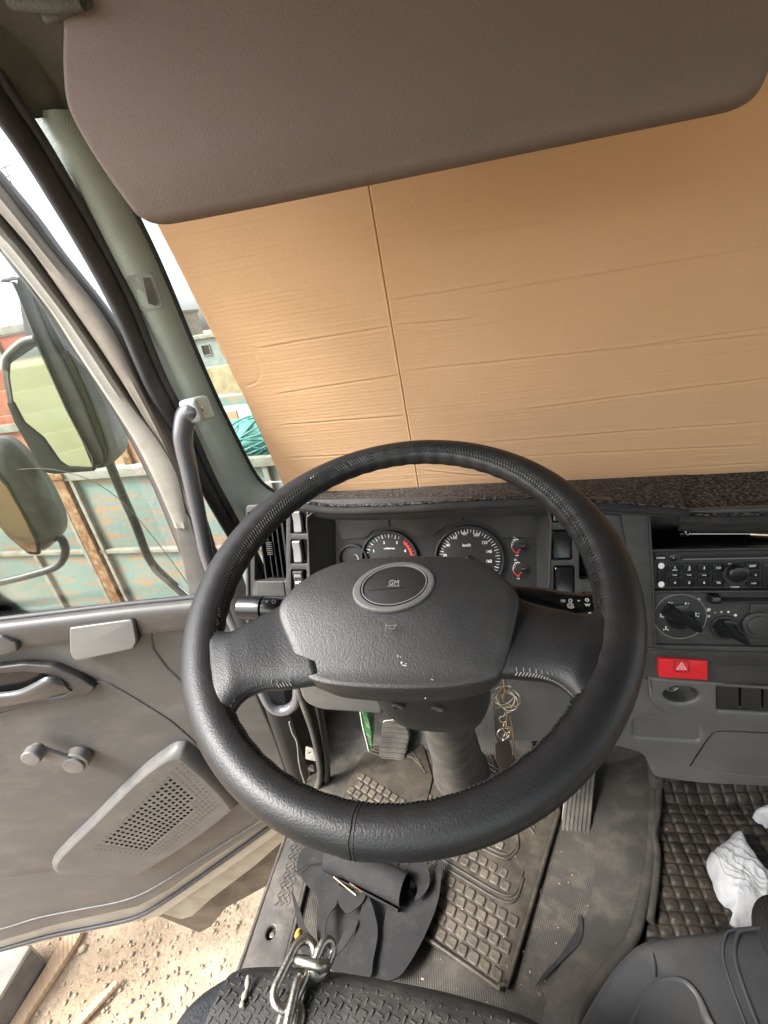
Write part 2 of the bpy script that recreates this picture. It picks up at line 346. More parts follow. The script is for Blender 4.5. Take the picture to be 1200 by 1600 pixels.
def special():
    m = bpy.data.materials.new('window glass'); m.use_nodes = True; N = m.node_tree.nodes; L = m.node_tree.links
    out = N['Material Output']; N.remove(N['Principled BSDF'])
    tr = N.new('ShaderNodeBsdfTransparent'); gl = N.new('ShaderNodeBsdfGlossy'); gl.inputs['Roughness'].default_value = .03; tr.inputs[0].default_value = (.93, .97, .95, 1)
    fz = N.new('ShaderNodeFresnel'); fz.inputs[0].default_value = 1.35; mx = N.new('ShaderNodeMixShader')
    L.new(fz.outputs[0], mx.inputs[0]); L.new(tr.outputs[0], mx.inputs[1]); L.new(gl.outputs[0], mx.inputs[2]); L.new(mx.outputs[0], out.inputs[0])
    M['glass'] = m
    m = mat('corrugated cardboard', (.73, .485, .285), .85, col2=(.70, .455, .255), nscale=5, bump=('noise', 260, .0005)); M['board'] = m
    N = m.node_tree.nodes; L = m.node_tree.links; p = N['Principled BSDF']
    # fine fluting lines along the sheet, broken up by noise
    g = N.new('ShaderNodeNewGeometry'); mp = N.new('ShaderNodeMapping'); mp.inputs['Scale'].default_value = (3, 190, 190)
    nz = N.new('ShaderNodeTexNoise'); nz.inputs['Scale'].default_value = 1; nz.inputs['Detail'].default_value = 3
    L.new(g.outputs['Position'], mp.inputs[0]); L.new(mp.outputs[0], nz.inputs[0])
    b0 = p.inputs['Normal'].links[0].from_node
    b1 = N.new('ShaderNodeBump'); b1.inputs['Distance'].default_value = .0007; L.new(nz.outputs['Fac'], b1.inputs['Height']); L.new(b0.outputs[0], b1.inputs['Normal']); L.new(b1.outputs[0], p.inputs['Normal'])
    tl = N.new('ShaderNodeBsdfTranslucent'); tl.inputs[0].default_value = (.85, .6, .38, 1); mx = N.new('ShaderNodeMixShader'); mx.inputs[0].default_value = .25
    L.new(p.outputs[0], mx.inputs[1]); L.new(tl.outputs[0], mx.inputs[2]); L.new(mx.outputs[0], N['Material Output'].inputs[0])
    # dash carpet: black fleece with pale flecks
    m = mat('fleece dash carpet', (.012, .011, .011), .95, bump=('noise', 300, .002), spec=.2); M['fleece'] = m
    N = m.node_tree.nodes; L = m.node_tree.links; p = N['Principled BSDF']
    g = N.new('ShaderNodeNewGeometry'); nz = N.new('ShaderNodeTexNoise'); nz.inputs['Scale'].default_value = 210; nz.inputs['Detail'].default_value = 3; nz.inputs['Roughness'].default_value = .75
    rp = N.new('ShaderNodeValToRGB'); e = rp.color_ramp.elements; e[0].position = .47; e[0].color = (.008, .0075, .0075, 1); e[1].position = .62; e[1].color = (.16, .15, .145, 1)
    L.new(g.outputs['Position'], nz.inputs[0]); L.new(nz.outputs['Fac'], rp.inputs[0]); L.new(rp.outputs[0], p.inputs['Base Color'])
    # thin plastic lets light through
    N = M['bag'].node_tree.nodes; L = M['bag'].node_tree.links; tl = N.new('ShaderNodeBsdfTranslucent'); tl.inputs[0].default_value = (.8, .8, .8, 1); mx = N.new('ShaderNodeMixShader'); mx.inputs[0].default_value = .35
    L.new(N['Principled BSDF'].outputs[0], mx.inputs[1]); L.new(tl.outputs[0], mx.inputs[2]); L.new(mx.outputs[0], N['Material Output'].inputs[0])
    # mirror glass
    M['mirror'] = mat('mirror glass', (.85, .85, .80), .04, metal=1)
    # sandy gravel
    m = mat('sandy gravel ground', (.4, .31, .22), .95, bump=('noise', 90, .006)); M['ground'] = m
    N = m.node_tree.nodes; L = m.node_tree.links; p = N['Principled BSDF']
    g = N.new('ShaderNodeNewGeometry'); vo = N.new('ShaderNodeTexVoronoi'); vo.inputs['Scale'].default_value = 55
    n1 = N.new('ShaderNodeTexNoise'); n1.inputs['Scale'].default_value = 3; n1.inputs['Detail'].default_value = 8
    r1 = N.new('ShaderNodeValToRGB'); e = r1.color_ramp.elements; e[0].position = .35; e[0].color = (.27, .195, .125, 1); e[1].position = .7; e[1].color = (.45, .355, .25, 1)
    mx = N.new('ShaderNodeMix'); mx.data_type = 'RGBA'; mx.blend_type = 'MULTIPLY'; mx.inputs[0].default_value = .3
    L.new(g.outputs['Position'], vo.inputs['Vector']); L.new(g.outputs['Position'], n1.inputs['Vector']); L.new(n1.outputs['Fac'], r1.inputs[0])
    bwn = N.new('ShaderNodeRGBToBW'); L.new(vo.outputs['Color'], bwn.inputs[0]); L.new(r1.outputs[0], mx.inputs[6]); L.new(bwn.outputs[0], mx.inputs[7]); L.new(mx.outputs[2], p.inputs['Base Color'])
special()
# ================================================================ steering wheel
RW, RT = .2055, .0168
def wheel():
    W = empty('steering_wheel', FW.w(0, 0), 'large black leather wrapped steering wheel with two wide spokes and hub pad', 'steering wheel')
    # rim: swept tube with a scalloped inner side
    N, K = 288, 28; rg = []
    def rimpt(a, b, extra=0):
        r = RT*(1 + .05*math.exp(-((a-RAD(268.2))/.05)**2)*max(0, cos(b)))
        side = cos(a)**2; r0_ = r; r = r*(1+.20*side-.07*max(0, sin(a))**3)
        RC = RW - (r-r0_)*.9
        cin = max(0, -cos(b))
        top = .5+.5*cos(a-pi/2)
        sc = 1 + .035*cin*sin(a*58)*(.4+.6*top)
        # lacing groove on the inner upper side
        g = math.exp(-((b-RAD(LACE(a)))/.2)**2)
        r = r*sc*(1-.035*g) + extra
        return FW.w((RC + r*cos(b))*cos(a), (RC + r*cos(b))*sin(a), r*sin(b)*(1-.1*side))
    def LACE(a):
        top = .5+.5*cos(a-pi/2)
        return 128*top + 172*(1-top)
    for i in range(N):
        a = 2*pi*i/N
        rg.append([rimpt(a, 2*pi*k/K) for k in range(K)])
    rings('rim_cover', rg, M['leather'], W, closed=True, smooth=180)
    # vertical seam where the cover closes, at the bottom of the rim
    a0 = RAD(268.2)
    tube('cover_seam', [rimpt(a0+.002*sin(j*1.3), RAD(10+j*12), .0001) for j in range(17)], .0006, M['seam'], W, n=6)
    tube('seam_ridge', [rimpt(a0+RAD(.7), RAD(0+j*12), -.0008) for j in range(18)], .0011, M['leather'], W, n=8)
    # crossed lacing all round the inside of the rim
    b = bmesh.new()
    def seg(p, q, r):
        d = (q-p); x = d.orthogonal().normalized(); y = d.normalized().cross(x)
        A = [b.verts.new(p+x*r*cos(t)+y*r*sin(t)) for t in (0, 2.1, 4.2)]; B = [b.verts.new(q+x*r*cos(t)+y*r*sin(t)) for t in (0, 2.1, 4.2)]
        for i in range(3): b.faces.new((A[i], A[(i+1) % 3], B[(i+1) % 3], B[i]))
    n = 330; bl = bmesh.new()
    b2 = bmesh.new()
    for i in range(n):
        a = 2*pi*(i+.5)/n; a2 = a+2*pi/n
        top = .5+.5*cos(a-pi/2)
        L = RAD(LACE(a)); w_ = .24
        dst = b
        seg(rimpt(a, L-w_, .0002), rimpt(a2, L+w_, .0002), .00085); seg(rimpt(a2, L-w_, .0003), rimpt(a, L+w_, .0003), .00085)
        seg(rimpt(a, L-w_*1.5, .0001), rimpt(a, L-w_, .0004), .0009)
    tag(bmobj('rim_lacing', b, M['darkthread'], W, smooth=0), kind='stuff')
    b = bmesh.new()
    for i in range(n):        # pale thread where the lacing shows at the lower inside edge
        a = 2*pi*(i+.5)/n; a2 = a+2*pi/n*.7; top = .5+.5*cos(a-pi/2)
        if not (190 < math.degrees(a) < 352) or random.random() < .12: continue
        L = RAD(LACE(a)-2); seg(rimpt(a, L-.07, .0007), rimpt(a2, L+.09, .0007), .00055)
    tag(bmobj('pale_thread', b, M['thread'], W, smooth=0), kind='stuff')
    # spokes: soft leather pillows from the pad out into the rim
    def spoke(U, Lo, hs, cs):
        U = [V(FW.ab(*p)) for p in U]; Lo = [V(FW.ab(*p)) for p in Lo]
        U = cr(U, 5); Lo = cr(Lo, 5); n = len(U); rg = []
        for i in range(n):
            t = i/(n-1); k = t*(len(hs)-1); j = min(int(k), len(hs)-2); h = hs[j]*(1-k+j)+hs[j+1]*(k-j); c0 = cs[j]*(1-k+j)+cs[j+1]*(k-j)
            c = (U[i]+Lo[i])/2; d = (U[i]-Lo[i])/2; ring = []
            for q in range(28):
                s = 2*pi*q/28; cx = math.copysign(abs(cos(s))**.8, cos(s)); sy = math.copysign(abs(sin(s))**.75, sin(s))
                ring.append(FW.w(c.x+d.x*cx, c.y+d.y*cx, c0+h*sy))
            rg.append(ring)
        return rings('spoke', rg, M['leather'], W, smooth=180), [FW.w(p.x, p.y, cs[0]+.002) for p in Lo]
    sl, lowL = spoke([(474, 925), (430, 950), (392, 972), (360, 990), (333, 975), (312, 930)], [(500, 1066), (447, 1074), (405, 1079), (374, 1098), (352, 1140), (335, 1190)],
          [.012, .013, .0145, .0148, .0135, .007], [-.004, -.004, -.002, 0, 0, 0])
    sr, lowR = spoke([(782, 922), (832, 942), (880, 955), (920, 962), (958, 935), (972, 900)], [(758, 1056), (816, 1058), (862, 1066), (893, 1088), (912, 1120), (945, 1150)],
          [.012, .013, .0145, .0148, .0135, .007], [-.004, -.004, -.002, 0, 0, 0])
    b = bmesh.new()
    for low, sgn in ((lowL, -1), (lowR, 1)):
        P = cr(low[4:19], 2)
        acc = 0
        for i in range(0, len(P)-1):
            d = (P[i+1]-P[i]); m = (P[i]+P[i+1])/2
            upv = FW.v*.0026 + FW.n*.0022
            seg(m - d*.5 + FW.n*.004, m + d*.4 + upv + FW.n*.0035, .0006)
            if i % 2 == 0 and random.random() < .8: seg(m + upv + FW.n*.004, m + upv*1.9 + FW.n*.005, .0006)
    tag(bmobj('spoke_stitching', b, M['thread'], W, smooth=0), kind='stuff')
    # hub pad: domed shape
    out = [(436, 958), (462, 924), (500, 898), (545, 883), (600, 877), (680, 875), (742, 880), (780, 902), (811, 936), (806, 975), (796, 1018), (786, 1050), (764, 1066), (700, 1078), (620, 1081), (540, 1077), (494, 1069), (468, 1050), (450, 1008)]
    O = [V(p) for p in [FW.ab(q[0], q[1], .012-.014*max(0, min(1, (q[1]-1010)/60))) for q in out]]
    O = cr(O, 6, True); ce = V(FW.ab(625, 985, .012))
    def padh(p):        # the face rolls back towards its lower edge
        lo = max(0, (-.018 - p.y))/.05
        return .021 - .0095*min(lo, 1.5)**1.5 - .006*max(0, (p.y-.055)/.03)**2
    rg = []
    for s, dh in ((.90, -.042), (.975, -.022), (1.0, -.009), (.997, -.0045), (.986, -.0012), (.965, -.0002), (.9, 0), (.8, 0), (.66, 0), (.5, 0), (.3, 0), (.12, 0)):
        ring = []
        for p in O:
            q = ce + (p-ce)*s
            ring.append(FW.w(q.x, q.y, padh(q)+dh))
        rg.append(ring)
    rings('hub_pad', rg, M['pad'], W, smooth=180)
    # emblem: ring, disc, letters
    ec = V(FW.ab(615, 917, .02)); er = .2; fe = Fr(FW.w(ec.x, ec.y, .0205), FW.u, FW.v)
    RX, RY = .0400, .0275
    plate('emblem_ring', fe, [circ(0, 0, RX, 64, RY, er), circ(.0008, .0008, RX-.0085, 64, RY-.0055, er)], .006, M['lower'], W, .0022, .0026, seg=4)
    plate('emblem_groove', fe, [circ(.0004, .0004, RX-.0072, 64, RY-.0045, er), circ(.0008, .0008, RX-.0085, 64, RY-.0055, er)], .004, M['black'], W, 0, .0028)
    d = plate('emblem_disc', fe, [circ(0.0008, 0.0008, RX-.0072, 64, RY-.0047, er)], .004, M['dial'], W, .0006, .0016)
    plate('emblem_rim', fe, [circ(0.0008, 0.0008, RX-.0082, 64, RY-.0052, er), circ(.0008, .0008, RX-.0094, 64, RY-.0064, er)], .004, M['switch'], W, .0003, .0030)
    t_ = text('GM', fe, .0005, .0030, .0080, M['greyprint'], W, 'maker_letters', .0019, bold=0, sx=.85)
    plate('letter_underline', fe, [rect(-.0055, -.0008, .0065, -.0002)], .0004, M['greyprint'], W, 0, .002)
    plate('disc_step', fe, [[(-.023, -.0052), (.011, -.0018), (.011, -.0022), (-.023, -.0056)]], .0004, M['black'], W, 0, .0019)
    # horn symbol
    hc = V(FW.ab(611, 981, .02)); fh = Fr(FW.w(hc.x, hc.y, .0213), FW.u, FW.v)
    def strokes(name, fr, lines, w_, m, par, h=0):
        os_ = []
        for L in lines:
            for p, q in zip(L, L[1:]):
                p, q = V(p), V(q); d = (q-p).normalized(); e = V((-d.y, d.x))*w_/2; p = p-d*w_/2; q = q+d*w_/2
                os_.append(plate('t', fr, [[p-e, q-e, q+e, p+e]], .0003, m, par, 0, h))
        return joinmesh(name, os_, par)
    strokes('horn_symbol', fh, [[(-.0046, -.0036), (-.0046, .0036)], [(-.0046, .0014), (-.002, .0014), (.005, .0022)], [(-.002, .0014), (-.001, -.0016), (.002, -.0018), (.0034, -.0006), (.004, .0018)]], .0006, M['rail'], W)
    # scuffs
    b = bmesh.new(); random.seed(3)
    for (x, y, n_, sp) in ((628, 1033, 9, 5), (622, 1022, 3, 3), (672, 1056, 3, 2), (662, 1085, 2, 2), (448, 1048, 2, 2)):
        for i in range(n_):
            p = V(FW.ab(x+random.uniform(-sp, sp), y+random.uniform(-sp, sp)*.5, .012)); r = random.uniform(.0002, .0008)
            vs = [b.verts.new(FW.w(p.x+r*cos(t)*random.uniform(.4, 1.6), p.y+r*sin(t)*.6, padh(p)+.00035)) for t in (0, 1.3, 2.6, 3.9, 5.2)]
            b.faces.new(vs)
    tag(bmobj('paint_scuffs', b, M['white'], W, smooth=0), kind='stuff')
wheel()

# ================================================================ steering column with stalks
def column():
    ax = V((0, sin(T), -cos(T)))
    c0 = FW.w(.012, 0, 0)
    Cc = empty('steering_column', FW.w(.012, 0, -.3), 'black steering column under the wheel with plastic shroud, two stalks and ribbed boot', 'steering column')
    u, v = FW.u, FW.v
    def ringat(s, rx, ry, ox=0, oy=0, n=28, p=.6):
        c = FW.w(.012+ox, oy, -s)
        return [c + u*rx*math.copysign(abs(cos(t))**p, cos(t)) + v*ry*math.copysign(abs(sin(t))**p, sin(t)) for t in [2*pi*k/n for k in range(n)]]
    rings('shroud', [ringat(.03, .062, .05, 0, -.012), ringat(.06, .074, .056, 0, -.012), ringat(.12, .076, .056, .002, -.012), ringat(.20, .073, .056, .002, -.012), ringat(.245, .066, .053, .002, -.010), ringat(.268, .054, .043, .002, -.006), ringat(.272, .035, .03, .002, -.004)], M['matte'], Cc, smooth=60)
    # screw recesses on the shroud, facing the driver
    for px, py in ((622, 1104), (684, 1108)):
        h = hit(px, py, -FW.v, FW.w(0, -.069, 0))
        f = Fr(h, FW.u, FW.n)
        plate('screw_recess', f, [circ(0, 0, .0075, 24, .006), circ(0, 0, .0052, 24, .0042)], .003, M['dash'], Cc, .0006, .0015)
        plate('screw', f, [circ(0, 0, .005, 20, .004)], .002, M['frame'], Cc, .0004, .0004)
    rings('collar', [ringat(.26, .036, .036, 0, 0, 28, 1), ringat(.29, .039, .039, 0, 0, 28, 1), ringat(.312, .038, .038, 0, 0, 28, 1), ringat(.316, .030, .028, 0, 0, 28, 1)], M['black'], Cc)
    rings('column_boot', [ringat(.29, .030, .030, 0, 0, 28, 1), ringat(.33, .034, .034, 0, 0, 28, 1), ringat(.42, .041, .042, .0, 0, 28, 1), ringat(.62, .05, .05, 0, 0, 28, 1), ringat(.70, .06, .06, 0, 0, 28, 1)], M['rubberdust'], Cc)
    # stalks
    def stalk(name, px, depth, rr, m, collar=None):
        pts = [FW.px(x, y, depth) for x, y in px]
        s = tube(name, pts, rr, m, Cc, n=16)
        return s, pts
    s, p = stalk('indicator_stalk', [(560, 958), (500, 950), (440, 950), (384, 949)], -.075, lambda t: (.0145-.0035*max(0, 1-t*1.4), .0125), M['black'])
    e = tube('stalk_end', [FW.px(412, 950, -.075), FW.px(378, 949, -.075)], .0152, M['switch'], s, n=16, sm=1); e.data.materials[0] = M['black']
    f = Fr(FW.px(432, 943, -.0585), FW.u, FW.v*.8+FW.n*.3)
    for k, g in enumerate(('=', 'O')):
        text(g, f, -.013+.009*k, .002, .007, M['greyprint'], s, 'stalk_symbol')
    s, p = stalk('wiper_stalk', [(790, 925), (838, 934), (890, 948), (936, 950)], -.06, lambda t: (.008+.0075*min(1, t*1.5), .008+.0065*min(1, t*1.5)), M['black'])
    tube('stalk_end', [FW.px(912, 949, -.06), FW.px(940, 950, -.06)], .0162, M['black'], s, n=18, sm=1)
    f = Fr(FW.px(900, 943, -.0445), FW.u, FW.v)
    for (x, y), g, z in (((880, 940), '=', .008), ((891, 938), 'o', .008), ((891, 946), '@', .007), ((917, 937), 'o', .008), ((918, 945), 'w', .007), ((904, 938), '-', .008), ((921, 957), '-', .009)):
        a, b_ = f.ab(x, y); text(g, f, a, b_, z, M['white'], s, 'stalk_symbol')
    # ignition lock and key
    L0 = hit(778, 1066, V((0, 1, 0)), (0, .11, 0))
    tube('ignition_lock', [L0+V((-.035, .05, .03)), L0+V((0, .0, .012))], .017, M['matte'], Cc, n=20, sm=1)
    return L0
L0 = column()

# ================================================================ keys
def torus(name, c, n, R, r, mat_, parent, N=28, K=8, sx=1, ax=None):
    n = V(n).normalized(); x = (V(ax)-n*V(ax).dot(n)).normalized() if ax is not None else n.orthogonal().normalized(); y = n.cross(x); c = V(c); rg = []
    for i in range(N):
        a = 2*pi*i/N; d = x*cos(a)*sx + y*sin(a); dd = (x*cos(a)+y*sin(a)).normalized()
        ce = c + d*R; rg.append([ce + dd*r*cos(b)+n*r*sin(b) for b in [2*pi*k/K for k in range(K)]])
    return rings(name, rg, mat_, parent, closed=True, smooth=180)
def keys():
    yk = .105
    pk = lambda x, y, d=0: hit(x, y, V((0, 1, 0)), (0, yk+d, 0))
    K = empty('key_bunch', pk(790, 1080), 'bunch of brass key rings with short chain and leather fob hanging from the ignition', 'keys')
    bl = [pk(786, 1062, .01)+V((a, 0, b)) for a, b in ((-.004, .014), (.004, .014), (.006, 0), (.003, -.016), (-.003, -.016), (-.006, 0))]
    plate('ignition_key', Fr(pk(790, 1074), (.35, .94, 0), (0, 0, 1)), [rc([(-.004, .022), (.004, .022), (.004, 0), (.011, -.006), (.009, -.022), (-.009, -.022), (-.011, -.006), (-.004, 0)], .003)], .0022, M['brass'], K, .0003)
    for (x, y, n, R, m) in ((786, 1086, (.3, -1, .1), .0165, 'chrome'), (790, 1092, (.1, -1, .5), .0125, 'brass'), (783, 1093, (.7, -1, 0), .0145, 'brass'), (794, 1096, (-.3, -1, .35), .0135, 'chrome'), (797, 1088, (-.6, -1, .1), .0155, 'brass')):
        torus('key_ring', pk(x, y, random.uniform(-.004, .004)), n, R, .0011, M[m], K)
    for i, (x, y) in enumerate(((794, 1108), (790, 1116), (786, 1124), (789, 1132), (792, 1140), (790, 1148))):
        torus('chain_link', pk(x, y), (1, -.6, 0) if i % 2 else (0, -1, .2), .0052, .001, M['brass'], K, N=18, sx=1, ax=(0, 0, 1))
    torus('fob_ring', pk(787, 1146), (.3, -1, .2), .0095, .0011, M['chrome'], K)
    fr = Fr(pk(788, 1178), (.93, .36, 0), (.1, 0, 1))
    plate('leather_fob', fr, [rc([(-.014, .03), (-.004, .036), (.007, .03), (.013, .005), (.012, -.03), (.004, -.044), (-.006, -.04), (-.014, -.01)], .006)], .004, mat('fob leather', (.045, .03, .026), .5, bump=('leather', 500, .0003)), K, .001)
    tube('metal_strap', [pk(797, 1118, -.004), pk(801, 1140, -.004), pk(803, 1160, -.005), pk(806, 1185, -.004)], (lambda t: (.0012, .0022)), M['brass'], K, n=8)
    plate('fob_bead', fr, [circ(0, .034, .004, 16)], .006, M['chrome'], K, .001, .003)
keys()
# ================================================================ dashboard
def dash():
    D = empty('dashboard', V((.1, .3, .3)), 'charcoal dashboard with hooded gauge opening, air vents, rocker switches and grey lower panel', 'dashboard')
    px = lambda pts, h=0: pxs(FB, pts, h)
    def rr(x0, y0, x1, y1, r=.006, h=0, sk=0):
        return rc(px([(x0, y1), (x1, y1+sk), (x1, y0+sk), (x0, y0)], h), r)
    # face plate of the driver's side with openings
    hood = rc(px([(478, 795), (560, 799), (700, 797), (862, 792), (858, 935), (790, 950), (600, 960), (484, 945)]), [.012, .004, .004, .01, .02, .02, .01, .02])
    swL = [rr(454, 797, 480, 834, .003), rr(454, 843, 480, 881, .003), rr(455, 890, 479, 927, .003)]
    swR = [rr(862, 786, 888, 816, .004), rr(861, 828, 894, 875, .004), rr(865, 884, 898, 930, .004)]
    ventL = rr(398, 806, 447, 908, .004); ventR = rr(905, 788, 942, 906, .004)
    outline = rc(px([(384, 985), (384, 790), (470, 782), (700, 778), (960, 778), (968, 798), (990, 900), (1012, 1020), (700, 1050)]), .006)
    plate('face_panel', FB, [outline, hood] + swL + swR + [ventL, ventR], .012, M['dash'], D, .0012)
    # deep hood walls round the gauges: a funnel from the opening back to the cluster
    O = px([(480, 797), (560, 800), (700, 798), (862, 794), (857, 934), (790, 950), (600, 958), (486, 943)])
    I = pxs(FB, [(527, 806), (575, 800), (700, 797), (836, 800), (838, 925), (790, 945), (600, 945), (527, 930)], -.055)
    O = rc(O, .012); n = 72
    def resamp(P, n):
        P = [V((p[0], p[1])) for p in P]; L = [0]
        for i in range(len(P)): L.append(L[-1]+(P[(i+1) % len(P)]-P[i]).length)
        out = []; j = 0
        for k in range(n):
            d = L[-1]*k/n
            while L[j+1] < d: j += 1
            t = (d-L[j])/max(L[j+1]-L[j], 1e-9); out.append(P[j].lerp(P[(j+1) % len(P)], t))
        return out
    O = resamp(O, n); I = resamp(rc(I, .006), n)
    r1 = [FB.w(p.x, p.y, -.001) for p in O]; r2 = [FB.w(*(p*.7+q*.3), -.02) for p, q in zip(O, I)]; r3 = [FB.w(q.x, q.y, -.055) for q in I]
    rings('gauge_hood', [r1, r2, r3], M['dash'], D, cap=False, smooth=50)
    # slim raised edge round the hood opening
    tube('hood_edge', [FB.w(p.x, p.y, .0005) for p in O[::2]], .0018, M['dash'], D, n=8, closed=True, sm=2)
    # slim light edge at the left of the panel
    tube('panel_edge', [FB.px(x, y, .001) for x, y in ((387, 800), (387, 850), (388, 930), (390, 990))], .0030, M['switch'], D, n=8); bpy.data.objects['panel_edge'].data.materials[0] = M['dash']
    # rocker switches
    def rocker(x0, y0, x1, y1, m, marks=None):
        a0, b1 = FB.ab(x0, y0); a1, b0 = FB.ab(x1, y1); ca, cb = (a0+a1)/2, (b0+b1)/2; hw, hh = (a1-a0)/2, (b1-b0)/2
        vs = []; prof = [(-1, -.008), (-.97, .0015), (-.86, .003), (0, .0006), (.86, .003), (.97, .0015), (1, -.008)]
        rws = []
        for t, c in prof:
            rws.append([FB.w(ca-hw, cb+t*hh, -.008), FB.w(ca-hw*.97, cb+t*hh, c-.0012), FB.w(ca-hw*.8, cb+t*hh, c), FB.w(ca+hw*.8, cb+t*hh, c), FB.w(ca+hw*.97, cb+t*hh, c-.0012), FB.w(ca+hw, cb+t*hh, -.008)])
        G = len(rws[0]); vs = [p for r in rws for p in r]
        fs = [(i*G+j, i*G+j+1, (i+1)*G+j+1, (i+1)*G+j) for i in range(len(rws)-1) for j in range(G-1)] + [tuple(range(G))[::-1], tuple((len(rws)-1)*G+i for i in range(G))]
        o = pymesh('rocker_switch', vs, fs, m, D, smooth=30)
        plate('switch_well', FB, [rect(a0-.0015, b0-.0015, a1+.0015, b1+.0015)], .003, M['black'], o, 0, -.010)
        return o, ca, cb
    rocker(456, 799, 473, 832, M['switch']); rocker(456, 845, 473, 879, M['switch'])
    o, ca, cb = rocker(457, 892, 477, 926, M['matte'])
    plate('switch_cap', FB, [rect(ca-.006, cb+.009, ca+.007, cb+.0145, .001)], .0015, M['switch'], o, .0003, .0035)
    fs_ = FB.sh(.003); text('\u2261D', fs_, ca, cb-.001, .009, M['white'], o, 'fog_lamp_symbol'); text('-', fs_, ca, cb-.010, .006, M['white'], o, 'switch_mark')
    for r in ((864, 788, 886, 814), (863, 830, 891, 873), (867, 886, 895, 928)): rocker(*r, M['black'])
    # air vents: dark box, slanting blades, thumb slider
    def vent(x0, y0, x1, y1, nb):
        a0, b1 = FB.ab(x0, y0); a1, b0 = FB.ab(x1, y1)
        v = plate('air_vent', FB, [rect(a0-.002, b0-.002, a1+.002, b1+.002)], .002, M['black'], D, 0, -.045)
        plate('vent_wall', FB, [rect(a0-.003, b0-.003, a1+.003, b1+.003), rect(a0-.0008, b0-.0008, a1+.0008, b1+.0008)], .036, M['matte'], v, 0, -.0115)
        for i in range(nb):
            a = a0 + (a1-a0)*(i+.7)/(nb+.2)
            f = Fr(FB.w(a, (b0+b1)/2, -.024), FB.u*.35+FB.n, FB.v)
            plate('vent_blade', f, [rect(-.018, -(b1-b0)/2+.001, .014, (b1-b0)/2-.001, .002)], .0022, M['matte'], v, .0005)
        return v, a0, a1, b0, b1
    v, a0, a1, b0, b1 = vent(399, 812, 446, 906, 4)
    sb = FB.ab(418, 860); 
    for k in range(7):
        plate('slider_rib', FB, [rect(sb[0]-.005, sb[1]+.011-.0035*k, sb[0]+.006, sb[1]+.0125-.0035*k)], .004, M['dash'], v, .0003, -.006)
    f0 = FB.ab(402, 909); f1 = FB.ab(446, 930)
    plate('vent_sill', FB, [rect(f0[0], f1[1], f1[0], f0[1], .001)], .003, M['switch'], D, .0005, .002)
    bpy.data.objects['vent_sill'].data.materials[0] = M['dash']
    vent(906, 790, 941, 904, 3)
    f0 = FB.ab(909, 908); f1 = FB.ab(944, 936)
    plate('vent_sill', FB, [rect(f0[0], f1[1], f1[0], f0[1], .001)], .003, M['dash'], D, .0005, .002)
    # centre stack
    hC = [rc(px([(1018, 858), (1225, 856), (1225, 806), (1016, 806)]), .002), rc(px([(1021, 922), (1225, 922), (1225, 860), (1020, 862)]), .001), rc(px([(1024, 1006), (1225, 1010), (1225, 926), (1022, 926)]), .002)]
    E_ = px([(1225, 800)])[0][0] + .92
    st = rc(px([(968, 800), (1012, 1022), (1105, 1036), (1200, 1040)])+[(E_, px([(1200, 1042)])[0][1])]+[(E_, px([(1200, 797)])[0][1])], .004)
    a_edge = E_-.02
    def ext(h): return [V((min(p[0], 9) if p[0] < px([(1215, 900)])[0][0] else a_edge, p[1])) for p in h]
    plate('centre_stack', FB, [st] + [ext(h) for h in hC], .014, M['stack'], D, .0015, .003)
    tube('stack_edge', [FB.px(1014, 806, .004), FB.px(1020, 900, .004), FB.px(1024, 1006, .004), FB.px(1036, 1012, .004), FB.px(1120, 1018, .004), FB.w(E_, FB.ab(1215, 1022)[1], .004)], .0014, M['stack'], D, n=8)
    # storage cubby above the radio
    a0, b1 = px([(1016, 804)])[0]; a1, b0 = E_-.02, px([(1018, 858)])[0][1]
    vs = [FB.w(a, b, c) for c in (-.002, -.12) for a, b in ((a0, b0), (a1, b0), (a1, b1), (a0, b1))]
    pymesh('cubby', vs, [(0, 1, 5, 4), (1, 2, 6, 5), (2, 3, 7, 6), (3, 0, 4, 7), (4, 5, 6, 7)], M['black'], D, smooth=0)
    # narrow slot between face panel and stack
    # dark hazard band and lower grey panel
    hb = rc(px([(1004, 1012), (1004, 1062), (1100, 1074), (1230, 1078), (1230, 1018)]), .004)
    hb = [V((p[0] if p[0] < px([(1215, 900)])[0][0] else E_, p[1])) for p in hb]
    plate('hazard_band', FB, [hb], .02, M['stack'], D, .0015, -.002)
    fz = Fr(FB.px(1066, 1044, .004), FB.u, FB.v); rot = RAD(0)
    q = [fz.ab(x, y) for x, y in ((1029, 1027), (1104, 1031), (1104, 1061), (1029, 1056))]
    hz = plate('hazard_button', fz, [rc([V(p) for p in q][::-1], .0015)], .012, M['red'], D, .0012, .004)
    qa = [fz.ab(x, y, .0045) for x, y in ((1053, 1032), (1077, 1033), (1077, 1051), (1053, 1050))]
    plate('window_edge', fz, [rc([V(p) for p in qa][::-1], .0005), [V(qa[3])*.94+V(qa[1])*.06, V(qa[2])*.94+V(qa[0])*.06, V(qa[1])*.94+V(qa[3])*.06, V(qa[0])*.94+V(qa[2])*.06]], .0006, mat('dark red edge', (.2, .01, .01), .5), hz, 0, .0045)
    c = (V(qa[0])+V(qa[2]))/2
    plate('warning_triangle', fz, [[c+V((-.0075, -.005)), c+V((.0075, -.005)), c+V((0, .0075))], [c+V((-.0042, -.0033)), c+V((.0042, -.0033)), c+V((0, .0042))]], .0005, M['pinkprint'], hz, 0, .0047)
    plate('inner_triangle', fz, [[c+V((-.0026, -.0024)), c+V((.0026, -.0024)), c+V((0, .0024))]], .0005, M['pinkprint'], hz, 0, .0047)
